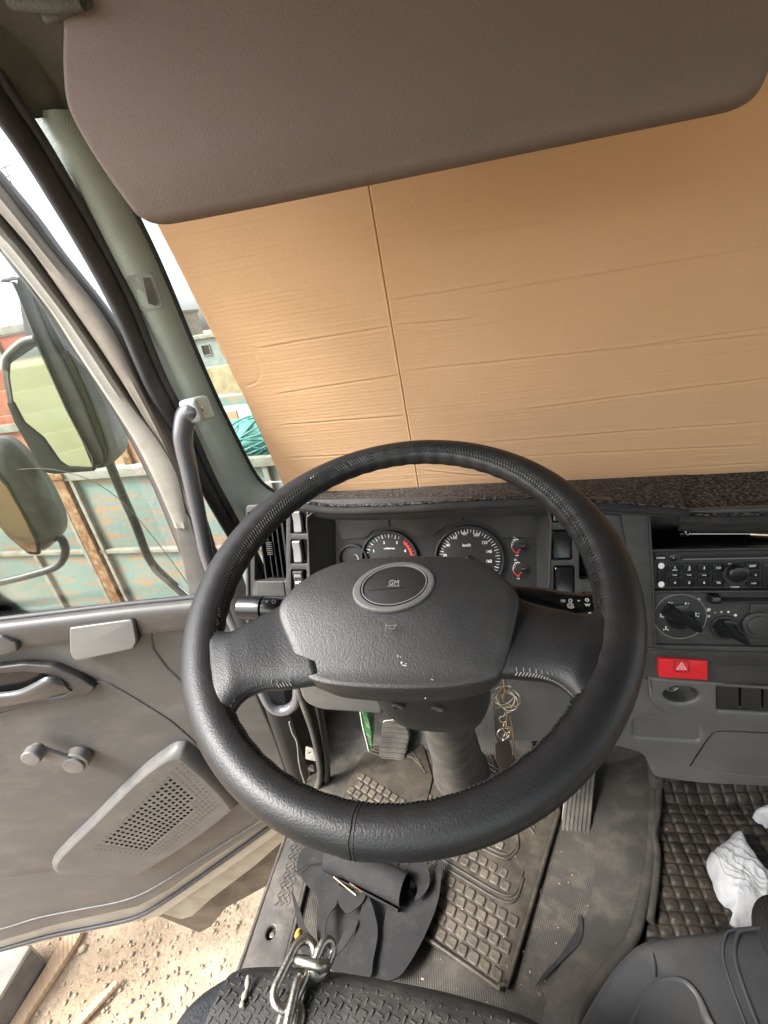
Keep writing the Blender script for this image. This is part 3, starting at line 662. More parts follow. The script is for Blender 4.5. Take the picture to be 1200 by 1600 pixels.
    for x0 in (1036, 1044, 1085, 1094):
        for y0 in (1037, 1044): plate('raised_dot', fz, [circ(*fz.ab(x0, y0+(2 if x0 > 1060 else 0), .0042), .0011, 10)], .0014, M['red'], hz, .0004, .0052)
    # lower panel with openings
    p2 = lambda pts, h=0: pxs(FL, pts, h)
    E2 = 1.42
    lw = rc(p2([(400, 1000), (1000, 1046), (1215, 1060)])+[(E2, p2([(1215, 1060)])[0][1]), (E2, p2([(1215, 1232)])[0][1])]+p2([(1200, 1231), (1100, 1226), (1022, 1216), (1008, 1180), (960, 1166), (915, 1164), (830, 1160), (774, 1158), (768, 1075), (705, 1060), (570, 1060), (570, 1062), (455, 1040)]), [.003, .003, .003, .003, .01, .003, .004, .012, .02, .01, .01, .01, .01, .01, .02, .02, .003, .003])
    kp = rc(p2([(400, 1020), (600, 1040), (600, 1116), (562, 1113), (500, 1109), (474, 1096), (462, 1060)]), [.003, .003, .01, .004, .02, .016, .02])
    plate('knee_panel', FL, [kp], .04, M['pod'], D, .009, .003, seg=4)
    cup = circ(*FL.ab(1061, 1080), .0245, 40, .0185); pocket = rc(p2([(992, 1124), (1092, 1134), (1094, 1158), (1080, 1158), (990, 1152)]), .008)
    slots = rc(p2([(1117, 1104), (1230, 1110), (1230, 1070), (1117, 1065)]), .002)
    lp = plate('lower_panel', FL, [lw, pocket, cup, slots], .05, M['lower'], D, .007, seg=4)
    # lip block above: raised field with cup and switches
    lb = rc(p2([(1011, 1054), (1215, 1068)])+[(E2, p2([(1215, 1068)])[0][1]), (E2, p2([(1215, 1131)])[0][1])]+p2([(1200, 1129), (1120, 1121), (1040, 1110), (1014, 1092)]), [.001, .001, .001, .001, .004, .004, .01, .02])
    plate('switch_shelf', FL, [lb, cup, slots], .008, M['lower'], D, .004, .008, seg=4)
    fc = FL
    ca, cb = FL.ab(1061, 1080)
    rg = []
    for t, dz, oy in ((1, .004, 0), (.93, -.002, .0005), (.8, -.012, .001), (.55, -.02, .002), (.2, -.022, .002)):
        rg.append([FL.w(*p, dz) for p in circ(ca, cb+oy, .0245*t, 40, .0185*t)])
    rings('ash_cup', rg, M['stack'], D, cap=False, smooth=180)  # inner shading of the bowl put into a darker plastic colour
    sc = FL.ab(1049, 1071, .002); plate('lighter_ring', FL, [circ(sc[0], sc[1], .0105, 32), circ(sc[0], sc[1], .0092, 32)], .016, M['chrome'], D, .0005, .004); plate('lighter_socket', FL, [circ(sc[0], sc[1], .0094, 32)], .006, M['black'], D, 0, .001)
    pk = [FL.ab(*q) for q in ((1040, 1141),)]
    A = [V(p) for p in pocket]; c = sum(A, V((0, 0)))/len(A)
    rings('pocket_bowl', [[FL.w(*(c+(p-c)*t), dz) for p in A] for t, dz in ((1.04, -.004), (.97, -.012), (.9, -.028), (.5, -.032))], M['lower'], D, cap=True, smooth=60)
    for x0, x1 in ((1119, 1152), (1156, 1187), (1191, 1222)):
        q = [V(FL.ab(x, y, .004)) for x, y in ((x0, 1070+(x0-1119)*.05), (x1, 1070+(x0-1119)*.05), (x1, 1103+(x0-1119)*.05), (x0, 1103+(x0-1119)*.05))]
        plate('blank_switch', FL, [rc(q[::-1], .0015)], .01, M['matte'], D, .001, .009)
    plate('switch_bay', FL, [slots], .002, M['black'], D, 0, -.004)
    # fold-down lid: thin gap line
    g = [FL.px(x, y, .0003) for x, y in ((1215, 1146), (1150, 1143), (1120, 1143), (1108, 1152), (1092, 1175), (1078, 1197))]
    tube('lid_gap', g, .0009, M['black'], D, n=6)
    tube('panel_crease', [FL.px(x, y, -.0003) for x, y in ((1052, 1198), (1078, 1198), (1100, 1203), (1160, 1211), (1215, 1216))], .0012, M['lower'], D, n=6)
    # hinge post at the stack's foot
    tube('panel_foot', [FL.px(1020, 1180, -.02), FL.px(1024, 1200, -.025), FL.px(1026, 1222, -.03)], .013, M['tunnel'], D, n=14)
    # dash top beneath the carpet and its rolled front edge
    zp = lambda x, y, z: hit(x, y, V((0, 0, 1)), (0, 0, z))
    F_ = [FB.px(x, y, .001) for x, y in ((386, 798), (402, 788), (432, 784), (478, 791), (530, 797), (620, 796), (740, 791), (850, 788), (960, 796), (1060, 802), (1200, 813))]
    F_.append(F_[-1]+V((.9, 0, 0)))
    B_ = [V((p.x, .515, .672)) for p in F_]; B_[0] = V((-.30, .36, .71)); B_[1] = V((-.29, .42, .70)); B_[2] = V((-.30, .48, .685)); B_[3] = V((-.28, .51, .675))
    surf('dash_top', [[p+V((0, .006, -.022)) for p in F_], [p+V((0, -.001, -.010)) for p in F_], [p+V((0, .002, -.001)) for p in F_], [p.lerp(q, .3) for p, q in zip(F_, B_)], B_], M['dash'], D, thick=.004)
    return D
D = dash()

def edge_y(x, y, z): return hit(x, y, V((0, 0, 1)), (0, 0, z))
def dashmat():
    C = empty('dash_carpet', V((.1, .35, .76)), 'dark speckled fleece dash mat with stitched rubber edge laid on top of the dashboard', 'dash mat')
    # front edge traced on the height of the dash top
    fr = [FB.px(x, y, .004) for x, y in ((478, 790), (530, 795), (620, 793), (740, 786), (850, 782), (960, 790), (1060, 797), (1200, 808))]
    G2 = FG.sh(.020)
    bk = [G2.px(x, y) for x, y in ((490, 768), (540, 767), (620, 763), (740, 756), (850, 752), (960, 747), (1060, 742), (1200, 736))]
    fr.append(fr[-1]+V((.9, 0, 0))); bk.append(bk[-1]+V((.9, 0, 0)))
    mid = [a.lerp(b, .5)+V((0, 0, .003)) for a, b in zip(fr, bk)]
    surf('carpet', [[p+V((0, -.001, .001)) for p in fr], [p+V((0, .006, .006)) for p in fr], mid, bk], M['fleece'], C, thick=.005, su=6, sv=8)
    tube('bound_edge', [p+V((0, -.006, -.001)) for p in fr], .0062, M['scrap'], C, n=12)
dashmat()

# ================================================================ instrument cluster
def cluster():
    h = -.052; K = FB.sh(h)
    C = empty('instrument_cluster', K.w(0, .02), 'instrument cluster with rev counter, speedometer and two small pressure gauges', 'gauges')
    q = K.ab
    plate('back_panel', K, [rc([V(q(x, y)) for x, y in ((522, 950), (845, 950), (845, 795), (522, 795))], .004)], .004, M['dial'], C, 0, 0)
    # raised masks between the dials
    plate('upper_mask', K, [rc([V(q(x, y)) for x, y in ((524, 812), (524, 796), (840, 792), (840, 838), (784, 838), (770, 822), (733, 812), (695, 822), (678, 836), (648, 836), (632, 826), (608, 822), (584, 828), (572, 840), (534, 842))][::-1], .002)], .003, M['dash'], C, .0006, .004)
    for x, y0, y1 in ((609, 797, 822), (723, 795, 812)): plate('mask_joint', K, [rect(q(x, y1)[0]-.0006, q(x, y1)[1], q(x, y0)[0]+.0006, q(x, y0)[1])], .0006, M['black'], C, 0, .0044)
    def dial(name, cx, cy, rad):
        a, b = q(cx, cy)
        d = plate(name, K, [circ(a, b, rad, 72)], .003, M['dial'], C, .0003, .0022)
        plate('dial_bezel', K, [circ(a, b, rad+.0035, 72), circ(a, b, rad, 72)], .008, M['matte'], d, .0012, .008)
        return d, a, b
    def ticks(par, a, b, r0, r1, a0, a1, n, w_, m, name='tick_marks'):
        bm = bmesh.new()
        for i in range(n):
            t = RAD(a0+(a1-a0)*i/(n-1)); big = w_[1] if i % 2 == 0 else w_[0]; ra = r0 if i % 2 == 0 else r0+(r1-r0)*.25
            d = V((cos(t), sin(t))); e = V((-sin(t), cos(t)))*big
            bm.faces.new([bm.verts.new(K.w(a+p.x, b+p.y, .0026)) for p in (d*ra-e, d*r1-e, d*r1+e, d*ra+e)])
        return bmobj(name, bm, m, par, smooth=0)
    def arc(par, a, b, r, w_, a0, a1, m, name, n=20):
        o = [(a+(r+w_)*cos(RAD(a0+(a1-a0)*i/n)), b+(r+w_)*sin(RAD(a0+(a1-a0)*i/n))) for i in range(n+1)] + [(a+r*cos(RAD(a1-(a1-a0)*i/n)), b+r*sin(RAD(a1-(a1-a0)*i/n))) for i in range(n+1)]
        return plate(name, K, [o], .0003, m, par, 0, .0027)
    # speedometer
    R1 = K.ab(785, 872)[0]-K.ab(733, 872)[0]
    d, a, b = dial('speedometer', 733, 872, R1)
    ticks(d, a, b, R1*.80, R1*.93, 212, -32, 41, (.00035, .0006), M['white'])
    for s, x, y in (('20', 695, 868), ('40', 700, 852), ('60', 711, 840), ('80', 726, 834), ('100', 744, 836), ('120', 757, 848), ('140', 764, 862), ('160', 764, 877)):
        text(s, K, *q(x, y, .0026), .0073, M['white'], d, 'dial_number', .0026, sx=.9)
    text('km/h', K, *q(729, 852, .0026), .0072, M['white'], d, 'unit_lettering', .0026, sx=.95)
    plate('odometer_window', K, [rect(a-.010, b+.010, a+.012, b+.0135)], .0003, M['matte'], d, 0, .0025)
    def needle(par, a, b, ang, L, m, hub):
        t = RAD(ang); dd = V((cos(t), sin(t))); e = V((-sin(t), cos(t)))
        plate('needle', K, [[V((a, b))-dd*.005-e*.0009, V((a, b))+dd*L-e*.0003, V((a, b))+dd*L+e*.0003, V((a, b))-dd*.005+e*.0009]], .0008, m, par, 0, .0052)
        plate('needle_hub', K, [circ(a, b, hub, 24)], .006, M['black'], par, .0008, .0072)
    needle(d, a, b, 205, R1*.62, M['redprint'], .0055)
    # rev counter
    R2 = K.ab(651, 872)[0]-K.ab(609, 872)[0]
    d, a, b = dial('rev_counter', 609, 872, R2)
    ticks(d, a, b, R2*.78, R2*.92, 205, 62, 18, (.0003, .0006), M['white'])
    ticks(d, a, b, R2*.86, R2*.95, 168, 130, 7, (.0003, .0005), M['greenprint'], 'green_marks')
    arc(d, a, b, R2*.80, R2*.07, 8, 46, M['redprint'], 'red_zone'); ticks(d, a, b, R2*.80, R2*.95, 8, 46, 6, (.0005, .0006), M['redprint'], 'red_marks')
    for s, x, y in (('1', 584, 861), ('2', 600, 848), ('3', 620, 848), ('4', 633, 861)): text(s, K, *q(x, y, .0026), .0068, M['white'], d, 'dial_number', .0026)
    text('x1000r/min', K, *q(608, 857, .0026), .0042, M['white'], d, 'unit_lettering', .0026)
    needle(d, a, b, 194, R2*.62, M['redprint'], .0045)
    # fuel and temperature at the left
    d, a, b = dial('fuel_gauge', 553, 872, K.ab(573, 872)[0]-K.ab(553, 872)[0])
    arc(d, a, b, .008, .0008, -50, 60, M['white'], 'scale_arc'); arc(d, a, b, .007, .002, 62, 80, M['rust'], 'scale_end')
    text('F', K, *q(556, 853, .0026), .004, M['white'], d, 'dial_number', .0026)
    # two air pressure gauges
    for cx, cy in ((815, 852), (817, 888)):
        a, b = q(cx, cy); d = plate('pressure_gauge', K, [circ(a-.006, b-.002, .0155, 40)], .003, M['dial'], C, .0003, .0022)
        a0, b0 = a-.003, b
        arc(d, a0, b0, .0125, .0009, 110, 190, M['white'], 'scale_arc'); arc(d, a0, b0, .0125, .0012, 190, 235, M['redprint'], 'red_zone')
        for t in (110, 130, 150, 170): ticks(d, a0, b0, .0095, .0125, t, t+.1, 2, (.0003, .0003), M['white'])
        needle(d, a+.001, b-.001, 228, .0135, M['redprint'], .0048)
        text('15', K, *q(cx-12, cy-13, .0026), .0045, M['white'], d, 'dial_number', .0026); text('x100kPa', K, *q(cx-9, cy-9, .0026), .0026, M['white'], d, 'unit_lettering', .0026)
        text('0-8', K, *q(cx-7, cy+12, .0026), .004, M['redprint'], d, 'dial_number', .0026); text('MPa', K, *q(cx-7, cy+16, .0026), .0028, M['white'], d, 'unit_lettering', .0026)
    return C
cluster()
# ================================================================ car radio
def radio():
    h = -.002; K = FB.sh(h); q = K.ab
    a0, b1 = q(1021, 862); b0 = q(1022, 921)[1]; a1 = a0+.182
    C = empty('car_radio', K.w((a0+a1)/2, (b0+b1)/2), 'black car radio with preset buttons, disc slot and round volume knob', 'car radio')
    plate('radio_face', K, [rect(a0+.001, b0+.001, a1, b1-.001, .001)], .012, M['matte'], C, .0008, 0)
    H = .0005
    def bt(name, x0, y0, x1, y1, m=M['black'], h1=.003, r=.001, s=None, sz=.005, sub=None):
        p0 = q(x0, y1, H); p1 = q(x1, y0, H)
        o = plate(name, K, [rect(p0[0], p0[1], p1[0], p1[1], r)], .004, m, C, .0006, h1)
        c = ((p0[0]+p1[0])/2, (p0[1]+p1[1])/2)
        if s: text(s, K, c[0], c[1]+(.0008 if sub else 0), sz, M['white'], o, 'button_lettering', h1+.0002)
        if sub: text(sub, K, c[0], c[1]-.0032, .0024, M['white'], o, 'button_lettering', h1+.0002)
        return o
    bt('source_button', 1023, 867, 1040, 875, s='POWER', sz=.0032)
    p = q(1051, 871); plate('round_button', K, [circ(*p, .0058, 28)], .004, M['black'], C, .0008, .0028); text('4', K, *p, .003, M['white'], C, 'button_lettering', .003)
    sl = rect(*q(1063, 873), *q(1215, 868)); s_ = plate('disc_slot', K, [rect(q(1063, 873)[0], q(1063, 874)[1], a1-.006, q(1063, 868)[1], .0008)], .001, M['black'], C, 0, .0006)
    plate('slot_lip', K, [rect(q(1066, 873)[0], q(1066, 874.5)[1], a1-.006, q(1066, 873)[1])], .002, M['rust'], C, .0002, .0014); bpy.data.objects['slot_lip'].data.materials[0] = M['switch']
    kk = bt('side_key', 1026, 880, 1041, 917, r=.004)
    wm = M['white']
    for y in (884, 913): 
        c = q(1033, y, .003); plate('bright_key', K, [circ(c[0], c[1], .0042, 20, .0046)], .001, wm, kk, .0003, .0038)
    for r_, ys in ((0, (880, 893)), (1, (903, 916))):
        for i, (x0, x1) in enumerate(((1044, 1063), (1066, 1086), (1089, 1109), (1112, 1131))):
            s = (('1', '2', '3', 'CD'), ('4', '5', '6', 'TA'))[r_][i]
            bt('preset_button', x0, ys[0], x1, ys[1], s=s, sz=.0052 if len(s) == 1 else .004, sub=('SCAN', 'RPT', None, None)[i] if r_ == 0 else None)
    for i, (x0, x1) in enumerate(((1044, 1063), (1066, 1086), (1089, 1109), (1112, 1131))): bt('middle_key', x0, 894.5, x1, 901.5, h1=.0022, s='TUNE' if i < 3 else None, sz=.0022)
    c = q(1151, 898, .004); k = plate('volume_knob', K, [circ(*c, .0165, 48)], .006, M['matte'], C, .0015, .005)
    plate('knob_cap', K, [circ(*q(1155, 898, .014), .0125, 48)], .012, M['black'], k, .003, .016, seg=4)
    text('VOLUME', K, *q(1146, 881), .0034, M['white'], C, 'button_lettering', .0006); text('TUNE/SEL', K, *q(1148, 917), .0026, M['white'], C, 'button_lettering', .0006)
    bt('display_button', 1163, 878, 1186, 889, s='DISP', sz=.004); bt('arrow_button', 1172, 893, 1186, 902, s='4', sz=.0045); bt('sound_button', 1165, 905, 1187, 916, s='A-PS', sz=.003)
    bt('display_window', 1190, 878, 1290, 917, r=.002, h1=.002)
radio()

# ================================================================ heater controls
def heater():
    K = FB.sh(-.002); q = K.ab
    a0, b1 = q(1023, 927); b0 = q(1025, 1006)[1]; a1 = a0+.182
    C = empty('heater_control', K.w((a0+a1)/2, (b0+b1)/2), 'heater control panel with large rotary airflow dial, fan knob and sliding lever', 'heater controls')
    plate('control_face', K, [rect(a0, b0, a1, b1, .002)], .012, M['stack'], C, .0008, 0)
    c = q(1062, 963, .002); d = plate('airflow_dial', K, [circ(*c, .0345, 64)], .004, M['matte'], C, .001, .003)
    plate('dial_edge', K, [circ(*c, .0352, 64), circ(*c, .0338, 64)], .004, M['switch'], d, .0004, .0035)
    plate('dial_core', K, [circ(*c, .0195, 48)], .004, M['black'], d, .0012, .006)
    def grip(par, c, ang, L, w_, hh, m):
        t = RAD(ang); f = Fr(K.w(c[0], c[1], .004), K.u*cos(t)+K.v*sin(t), -K.u*sin(t)+K.v*cos(t))
        rg = []
        for z, s in ((0, 1.15), (hh*.5, 1), (hh*.85, .85), (hh, .55)):
            rg.append([f.w(p.x, p.y*(.55+.45*s) if False else p.y*s, z) for p in rc([(-L, -w_*.8), (L*.95, -w_*.5), (L*1.05, 0), (L*.95, w_*.5), (-L, w_*.8)], .003)])
        return rings('pointer_grip', rg, m, par, smooth=35)
    grip(d, c, -33, .026, .0115, .017, M['black'])
    H = .0034
    def sym(par, x, y, kind):
        a, b = q(x, y, H); s = .0035; o = []
        # small figure: head, bent body, arrow
        o.append(plate('t', K, [circ(a-.0012, b+.0024, .0011, 10)], .0003, M['white'], par, 0, H))
        o.append(plate('t', K, [[(a-.002, b+.0012), (a-.001, b+.0012), (a-.0008, b-.0012), (a+.002, b-.0012), (a+.0024, b-.0034), (a+.0015, b-.0034), (a+.0012, b-.002), (a-.002, b-.002)]], .0003, M['white'], par, 0, H))
        if kind & 1: o.append(plate('t', K, [[(a+.004, b+.0022), (a+.0016, b+.003), (a+.0016, b+.0014)]], .0003, M['white'], par, 0, H))
        if kind & 2: o.append(plate('t', K, [[(a-.004, b-.004), (a-.0032, b-.001), (a-.0048, b-.001)]], .0003, M['white'], par, 0, H))
        joinmesh('airflow_symbol', o, par)
    for x, y, k in ((1047, 944, 1), (1034, 962, 1), (1042, 982, 2), (1073, 945, 3), (1089, 961, 3)): sym(d, x, y, k)
    s = rect(q(1105, 937)[0], q(1105, 939)[1], a1-.012, q(1105, 933)[1], .001); plate('lever_slot', K, [s], .001, M['black'], C, 0, .0006)
    tr = plate('lever_track', K, [rect(q(1103, 931)[0], q(1103, 942)[1], a1-.008, q(1103, 929)[1], .004), rect(q(1105, 937)[0]-.001, q(1105, 940)[1], a1-.010, q(1105, 932)[1], .002)], .001, M['matte'], C, .0003, .0012)
    f0 = q(1107, 941, .006); f1 = q(1124, 929, .006)
    plate('sliding_lever', K, [rect(f0[0], f0[1], f1[0], f1[1], .0015)], .014, M['black'], C, .002, .014)
    text('o', K, *q(1091, 936), .009, M['white'], C, 'recirculate_symbol', .0005)
    c = q(1133, 981, .002); d = plate('fan_knob', K, [circ(*c, .0185, 48)], .004, M['matte'], C, .001, .003)
    plate('dial_core', K, [circ(*c, .0145, 40)], .006, M['black'], d, .0012, .008); grip(d, (c[0]+.004, c[1]-.003), -35, .021, .0095, .019, M['black'])
    text('*', K, *q(1107, 955), .012, M['white'], C, 'fan_symbol', .0005); text('o', K, *q(1107, 962), .007, M['white'], C, 'fan_symbol', .0005)
    for x, y, r in ((1117, 957, .0007), (1127, 956, .0011), (1138, 956, .0015), (1149, 961, .0019)): plate('speed_dot', K, [circ(*q(x, y), r, 14)], .0003, M['white'], C, 0, .0005)
    c = q(1184, 976, .002)
    plate('temperature_knob', K, [circ(*c, .0205, 48)], .006, M['stack'], C, .002, .006); plate('knob_dish', K, [circ(*c, .0148, 48)], .004, M['stack'], C, .0016, .008)
    plate('knob_tab', K, [rc([V((c[0]-.011, c[1]+.012)), V((c[0]+.013, c[1]+.012)), V((c[0]+.014, c[1]+.032)), V((c[0]-.010, c[1]+.032))], .004)], .004, M['stack'], C, .0015, .003)
heater()

# ================================================================ things lying in the cubby
def cubby_items():
    z = FB.sh(-.05)
    p = lambda x, y, h=-.045: FB.px(x, y, h)
    t = empty('pen', p(1100, 832), 'black pen with ribbed brass collar in the cubby above the radio', 'pen')
    tube('barrel', [p(1060, 834), p(1101, 829)], .0065, M['black'], t, n=14, sm=1)
    for k in range(5):
        a, b = p(1100, 829), p(1134, 824.5); tube('collar', [a.lerp(b, k/5), a.lerp(b, k/5+.16)], .0052, M['brass'], t, n=14, sm=1)
    tube('tip', [p(1134, 824.5), p(1168, 826)], lambda q: .003-.002*q, M['black'], t, n=10, sm=1)
    t = empty('screwdriver', p(1190, 836), 'thin screwdriver with brass coloured shank lying across the cubby floor', 'screwdriver')
    tube('shank', [p(1080, 834, -.03), p(1172, 834, -.03)], .0022, M['chrome'], t, n=10, sm=1); tube('handle', [p(1170, 834, -.03), p(1178, 834.5, -.03), p(1215, 836, -.03), p(1240, 837, -.03)], lambda q: .0035+.003*min(1, q*2), M['brass'], t, n=12, sm=3)
    t = empty('clip_strap', p(1073, 820), 'black webbing strap with small metal clip hanging in the cubby', 'strap')
    tube('strap', [p(1070, 806, -.04), p(1070, 818, -.04), p(1073, 828, -.04)], lambda q: (.0055, .002), M['dash'], t, n=8)
    torus('clip', p(1075, 832, -.036), (0, -1, .2), .0035, .001, M['chrome'], t, N=16, K=6)
cubby_items()
# ================================================================ cab shell
def XP(X): return lambda x, y: hit(x, y, V((1, 0, 0)), (X, 0, 0))
def YP(Y): return lambda x, y: hit(x, y, V((0, 1, 0)), (0, Y, 0))
def ZP(Z): return lambda x, y: hit(x, y, V((0, 0, 1)), (0, 0, Z))
def cab():
    C = empty('truck_cab', V((-.4, .4, .2)), 'cab shell with pale green windscreen pillar, dark roof edge, door seals and windscreen glass', 'truck cab')
    # pillar: two rails, glass side and door side, with a crowned section between
    g = [FG.px(x, y) for x, y in ((122, 176), (165, 240), (207, 327), (250, 417), (297, 530), (333, 613), (367, 683), (397, 740), (418, 762), (446, 776), (480, 796))]
    xo = XP(-.455)
    d = [xo(x, y) for x, y in ((50, 176), (75, 233), (112, 305), (155, 388), (205, 480), (262, 600), (300, 680), (336, 752), (350, 785), (366, 812), (384, 850))]
    rows = []
    for t, bl in ((0, 0), (.1, .006), (.3, .016), (.52, .020), (.7, .015), (.86, .004), (1, -.006)):
        row = []
        for a, b in zip(g, d):
            nrm = ((b-a).cross(V((0, .25, -1)))).normalized(); nrm = nrm if nrm.dot(CAM-a) > 0 else -nrm
            row.append(a.lerp(b, t) + nrm*bl)
        rows.append(row)
    # the lower rows widen into the dashboard's corner
    pil = surf('pillar_trim', rows, M['pillar'], C, thick=.003, su=5, sv=4)
    # tool recess in the pillar, a rounded pocket standing slightly proud, its wall's shade painted as a dark plate
    rp = [pil_pt(rows, x, y)+(CAM-pil_pt(rows, x, y)).normalized()*.005 for x, y in ((197, 436), (203, 432), (232, 428), (240, 434), (252, 472), (250, 480), (226, 485), (218, 480), (206, 450))]
    cc = sum(rp, V((0, 0, 0)))/len(rp); tt = (CAM-cc).normalized(); ring0 = cr(rp, 4, True)
    ax = (ring0[0]-cc).normalized()
    sd_ = V((-.9, -.35, 0)).normalized()
    r_ = [[cc+(p-cc)*s + tt*o for p in ring0] for s, o in ((1.07, -.001), (1.03, .003), (.97, .0035), (.93, .002))]
    rings('pocket_edge', r_, M['pillarplain'], C, cap=False, smooth=180)
    ins = [[cc+(p-cc)*.95+tt*.0028 for p in ring0], [cc+(p-cc)*.93+tt*.0015 for p in ring0], [cc+(p-cc)*.5+tt*.0012+V((-.004, 0, -.002)) for p in ring0]]
    o = rings('pocket_bottom', ins, M['pillarplain'], C, cap=True, smooth=60)
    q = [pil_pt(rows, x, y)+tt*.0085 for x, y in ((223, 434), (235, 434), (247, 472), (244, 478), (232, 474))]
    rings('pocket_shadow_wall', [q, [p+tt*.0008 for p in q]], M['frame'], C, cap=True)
    # windscreen rubber and glass
    tube('windscreen_rubber', [p+V((.004, -.002, 0)) for p in g], .0038, M['matte'], C, n=8)
    tg = [FG.ab(x, y) for x, y in ((500, 785), (100, 60))]
    gl = [FG.w(-.40, .02, -.006), FG.w(1.44, .02, -.006), FG.w(1.44, .66, -.006), FG.w(-.46, .66, -.006)]
    surf('windscreen', [[gl[3].lerp(gl[2], k/6)+V((0, .0, 0)) for k in range(7)], [gl[0].lerp(gl[1], k/6) for k in range(7)]], M['glass'], C, thick=.005, sv=2, su=1)
    # door opening seals
    s1 = [xo(x, y)+V((.0, -.006, 0)) for x, y in ((-60, 60), (0, 155), (51, 230), (96, 304), (146, 390), (193, 480), (244, 600), (288, 680), (322, 753), (360, 822), (400, 890), (440, 1000), (462, 1070))]
    tube('opening_seal', s1, (lambda t: (.021-.006*t, .0115)), M['rubber'], C, n=18, flat=(0, 1, -.3))
    tube('seal_lip', [p+V((.012, .012, .006)) for p in s1], .0075, M['rubber'], C, n=10)
    # strip of dark trim between seal and pillar
    # roof edge lining
    e = [xo(x, y)+V((.004, -.008, 0)) for x, y in ((-260, -160), (-120, 10), (-40, 105), (10, 160), (50, 191))]
    e2 = [FG.px(x, y)+V((0, .0, 0)) for x, y in ((-60, -330), (20, -160), (70, -30), (100, 90), (132, 192))]
    md = [a.lerp(b, .5)+V((.03, -.02, .035))*k for a, b, k in zip(e, e2, (1, 1, 1, .6, .12))]
    surf('roof_corner', [e, [a.lerp(b, .5)+V((.01, 0, .02))*k for a, b, k in zip(e, md, (1, 1, 1, .5, 0))], md, [a.lerp(b, .4) for a, b in zip(md, e2)], e2], M['header'], C, thick=.004)
    roof = [[V((x, y, z)) for x in (-.50, -.40, -.2, .2, .8, 1.46)] for y, z in ((.30, 1.33), (.22, 1.385), (.10, 1.41), (-.1, 1.42), (-.5, 1.42), (-.92, 1.40))]
    surf('headliner', roof, M['header'], C, thick=.006)
    surf('header_rail', [[V((x, y, z)) for x in (-.48, 0, .5, 1.46)] for y, z in ((.285, 1.36), (.315, 1.30), (.33, 1.25))], M['header'], C, thick=.006)
    # far side and rear of the cab: door with its window opening, rear wall with window
    fr_ = Fr((1.46, -.2, 0), (0, -1, 0), (0, 0, 1))
    plate('passenger_side', fr_, [rect(-.86, -.1, .74, 1.42), rc([(-.60, .50), (.62, .50), (.62, 1.30), (-.46, 1.30)], .05)], .04, M['door'], C, .004)
    fb_ = Fr((.48, -.92, 0), (-1, 0, 0), (0, 0, 1))
    plate('rear_wall', fb_, [rect(-1.0, -.1, 1.0, 1.42), rc([(-.86, .62), (.86, .62), (.86, 1.32), (-.86, 1.32)], .05)], .04, M['door'], C, .004)
    plate('rear_window', fb_, [rc([(-.88, .60), (.88, .60), (.88, 1.34), (-.88, 1.34)], .05)], .004, M['glass'], C, 0, -.02)
    plate('door_pillar', Fr((-.47, -.82, 0), (0, -1, 0), (0, 0, 1)), [rect(-.10, -.1, .12, 1.42)], .04, M['door'], C, .004)
    # kick panel and firewall, dark under the dash
    surf('firewall', [[V((x, y, z)) for x in (-.47, -.2, .1, .5, 1.46)] for y, z in ((.56, .655), (.58, .40), (.56, .16), (.50, .04))], M['matte'], C, thick=.01)
    xk = XP(-.40)
    surf('kick_panel', [[V((-.375, .30, .40)), V((-.378, .30, .2)), V((-.37, .29, .005))], [V((-.37, .45, .42)), V((-.37, .45, .2)), V((-.365, .42, .01))], [V((-.34, .58, .42)), V((-.34, .56, .2)), V((-.33, .52, .03))]], M['carpet'], C, thick=.004)
    surf('hinge_post', [[V((-.47, .36, .62)), V((-.47, .36, .3)), V((-.46, .34, .0)), V((-.46, .34, -.35))], [V((-.43, .29, .62)), V((-.425, .285, .3)), V((-.415, .27, .0)), V((-.42, .27, -.35))], [V((-.385, .30, .62)), V((-.38, .30, .3)), V((-.372, .29, 0)), V((-.38, .29, -.35))]], M['matte'], C, thick=.004)
    # vertical seal of the post and latch plate
    s2 = [hit(x, y, V((0, 1, 0)), (0, .265, 0)) for x, y in ((462, 1060), (474, 1100), (488, 1140), (497, 1180), (500, 1215), (492, 1238))]
    tube('post_seal', s2, .0075, M['rubberdust'], C, n=12)
    tube('post_edge', [hit(x, y, V((0, 1, 0)), (0, .27, 0)) for x, y in ((452, 1128), (457, 1145), (464, 1160), (468, 1195), (476, 1222), (486, 1245))], (lambda t: (.0020, .0014)), M['paint'], C, n=8)
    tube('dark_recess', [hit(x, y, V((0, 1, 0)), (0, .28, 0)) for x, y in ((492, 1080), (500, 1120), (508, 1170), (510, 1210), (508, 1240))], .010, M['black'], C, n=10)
    f = Fr(hit(483, 1178, V((0, 1, 0)), (0, .262, 0)), (1, 0, 0), (0, 0, 1))
    plate('hinge_plate', f, [rc([(-.014, -.02), (.012, -.026), (.014, .016), (-.004, .022)], .004), circ(.003, .003, .0032, 16)], .004, M['paint'], C, .0008)
    tube('hinge_bolt', [f.w(-.002, -.045, 0), f.w(-.002, -.045, .008)], .008, M['steel'], C, n=6, sm=1)
    # pale outer edge of the cab below the sill
    # side sill under the floor edge
    surf('door_sill_face', [[V((-.385, y, z)) for y in (-.5, -.2, 0, .15, .28)] for z in (-.004, -.05, -.12)], M['sill'], C, thick=.004)
    return C
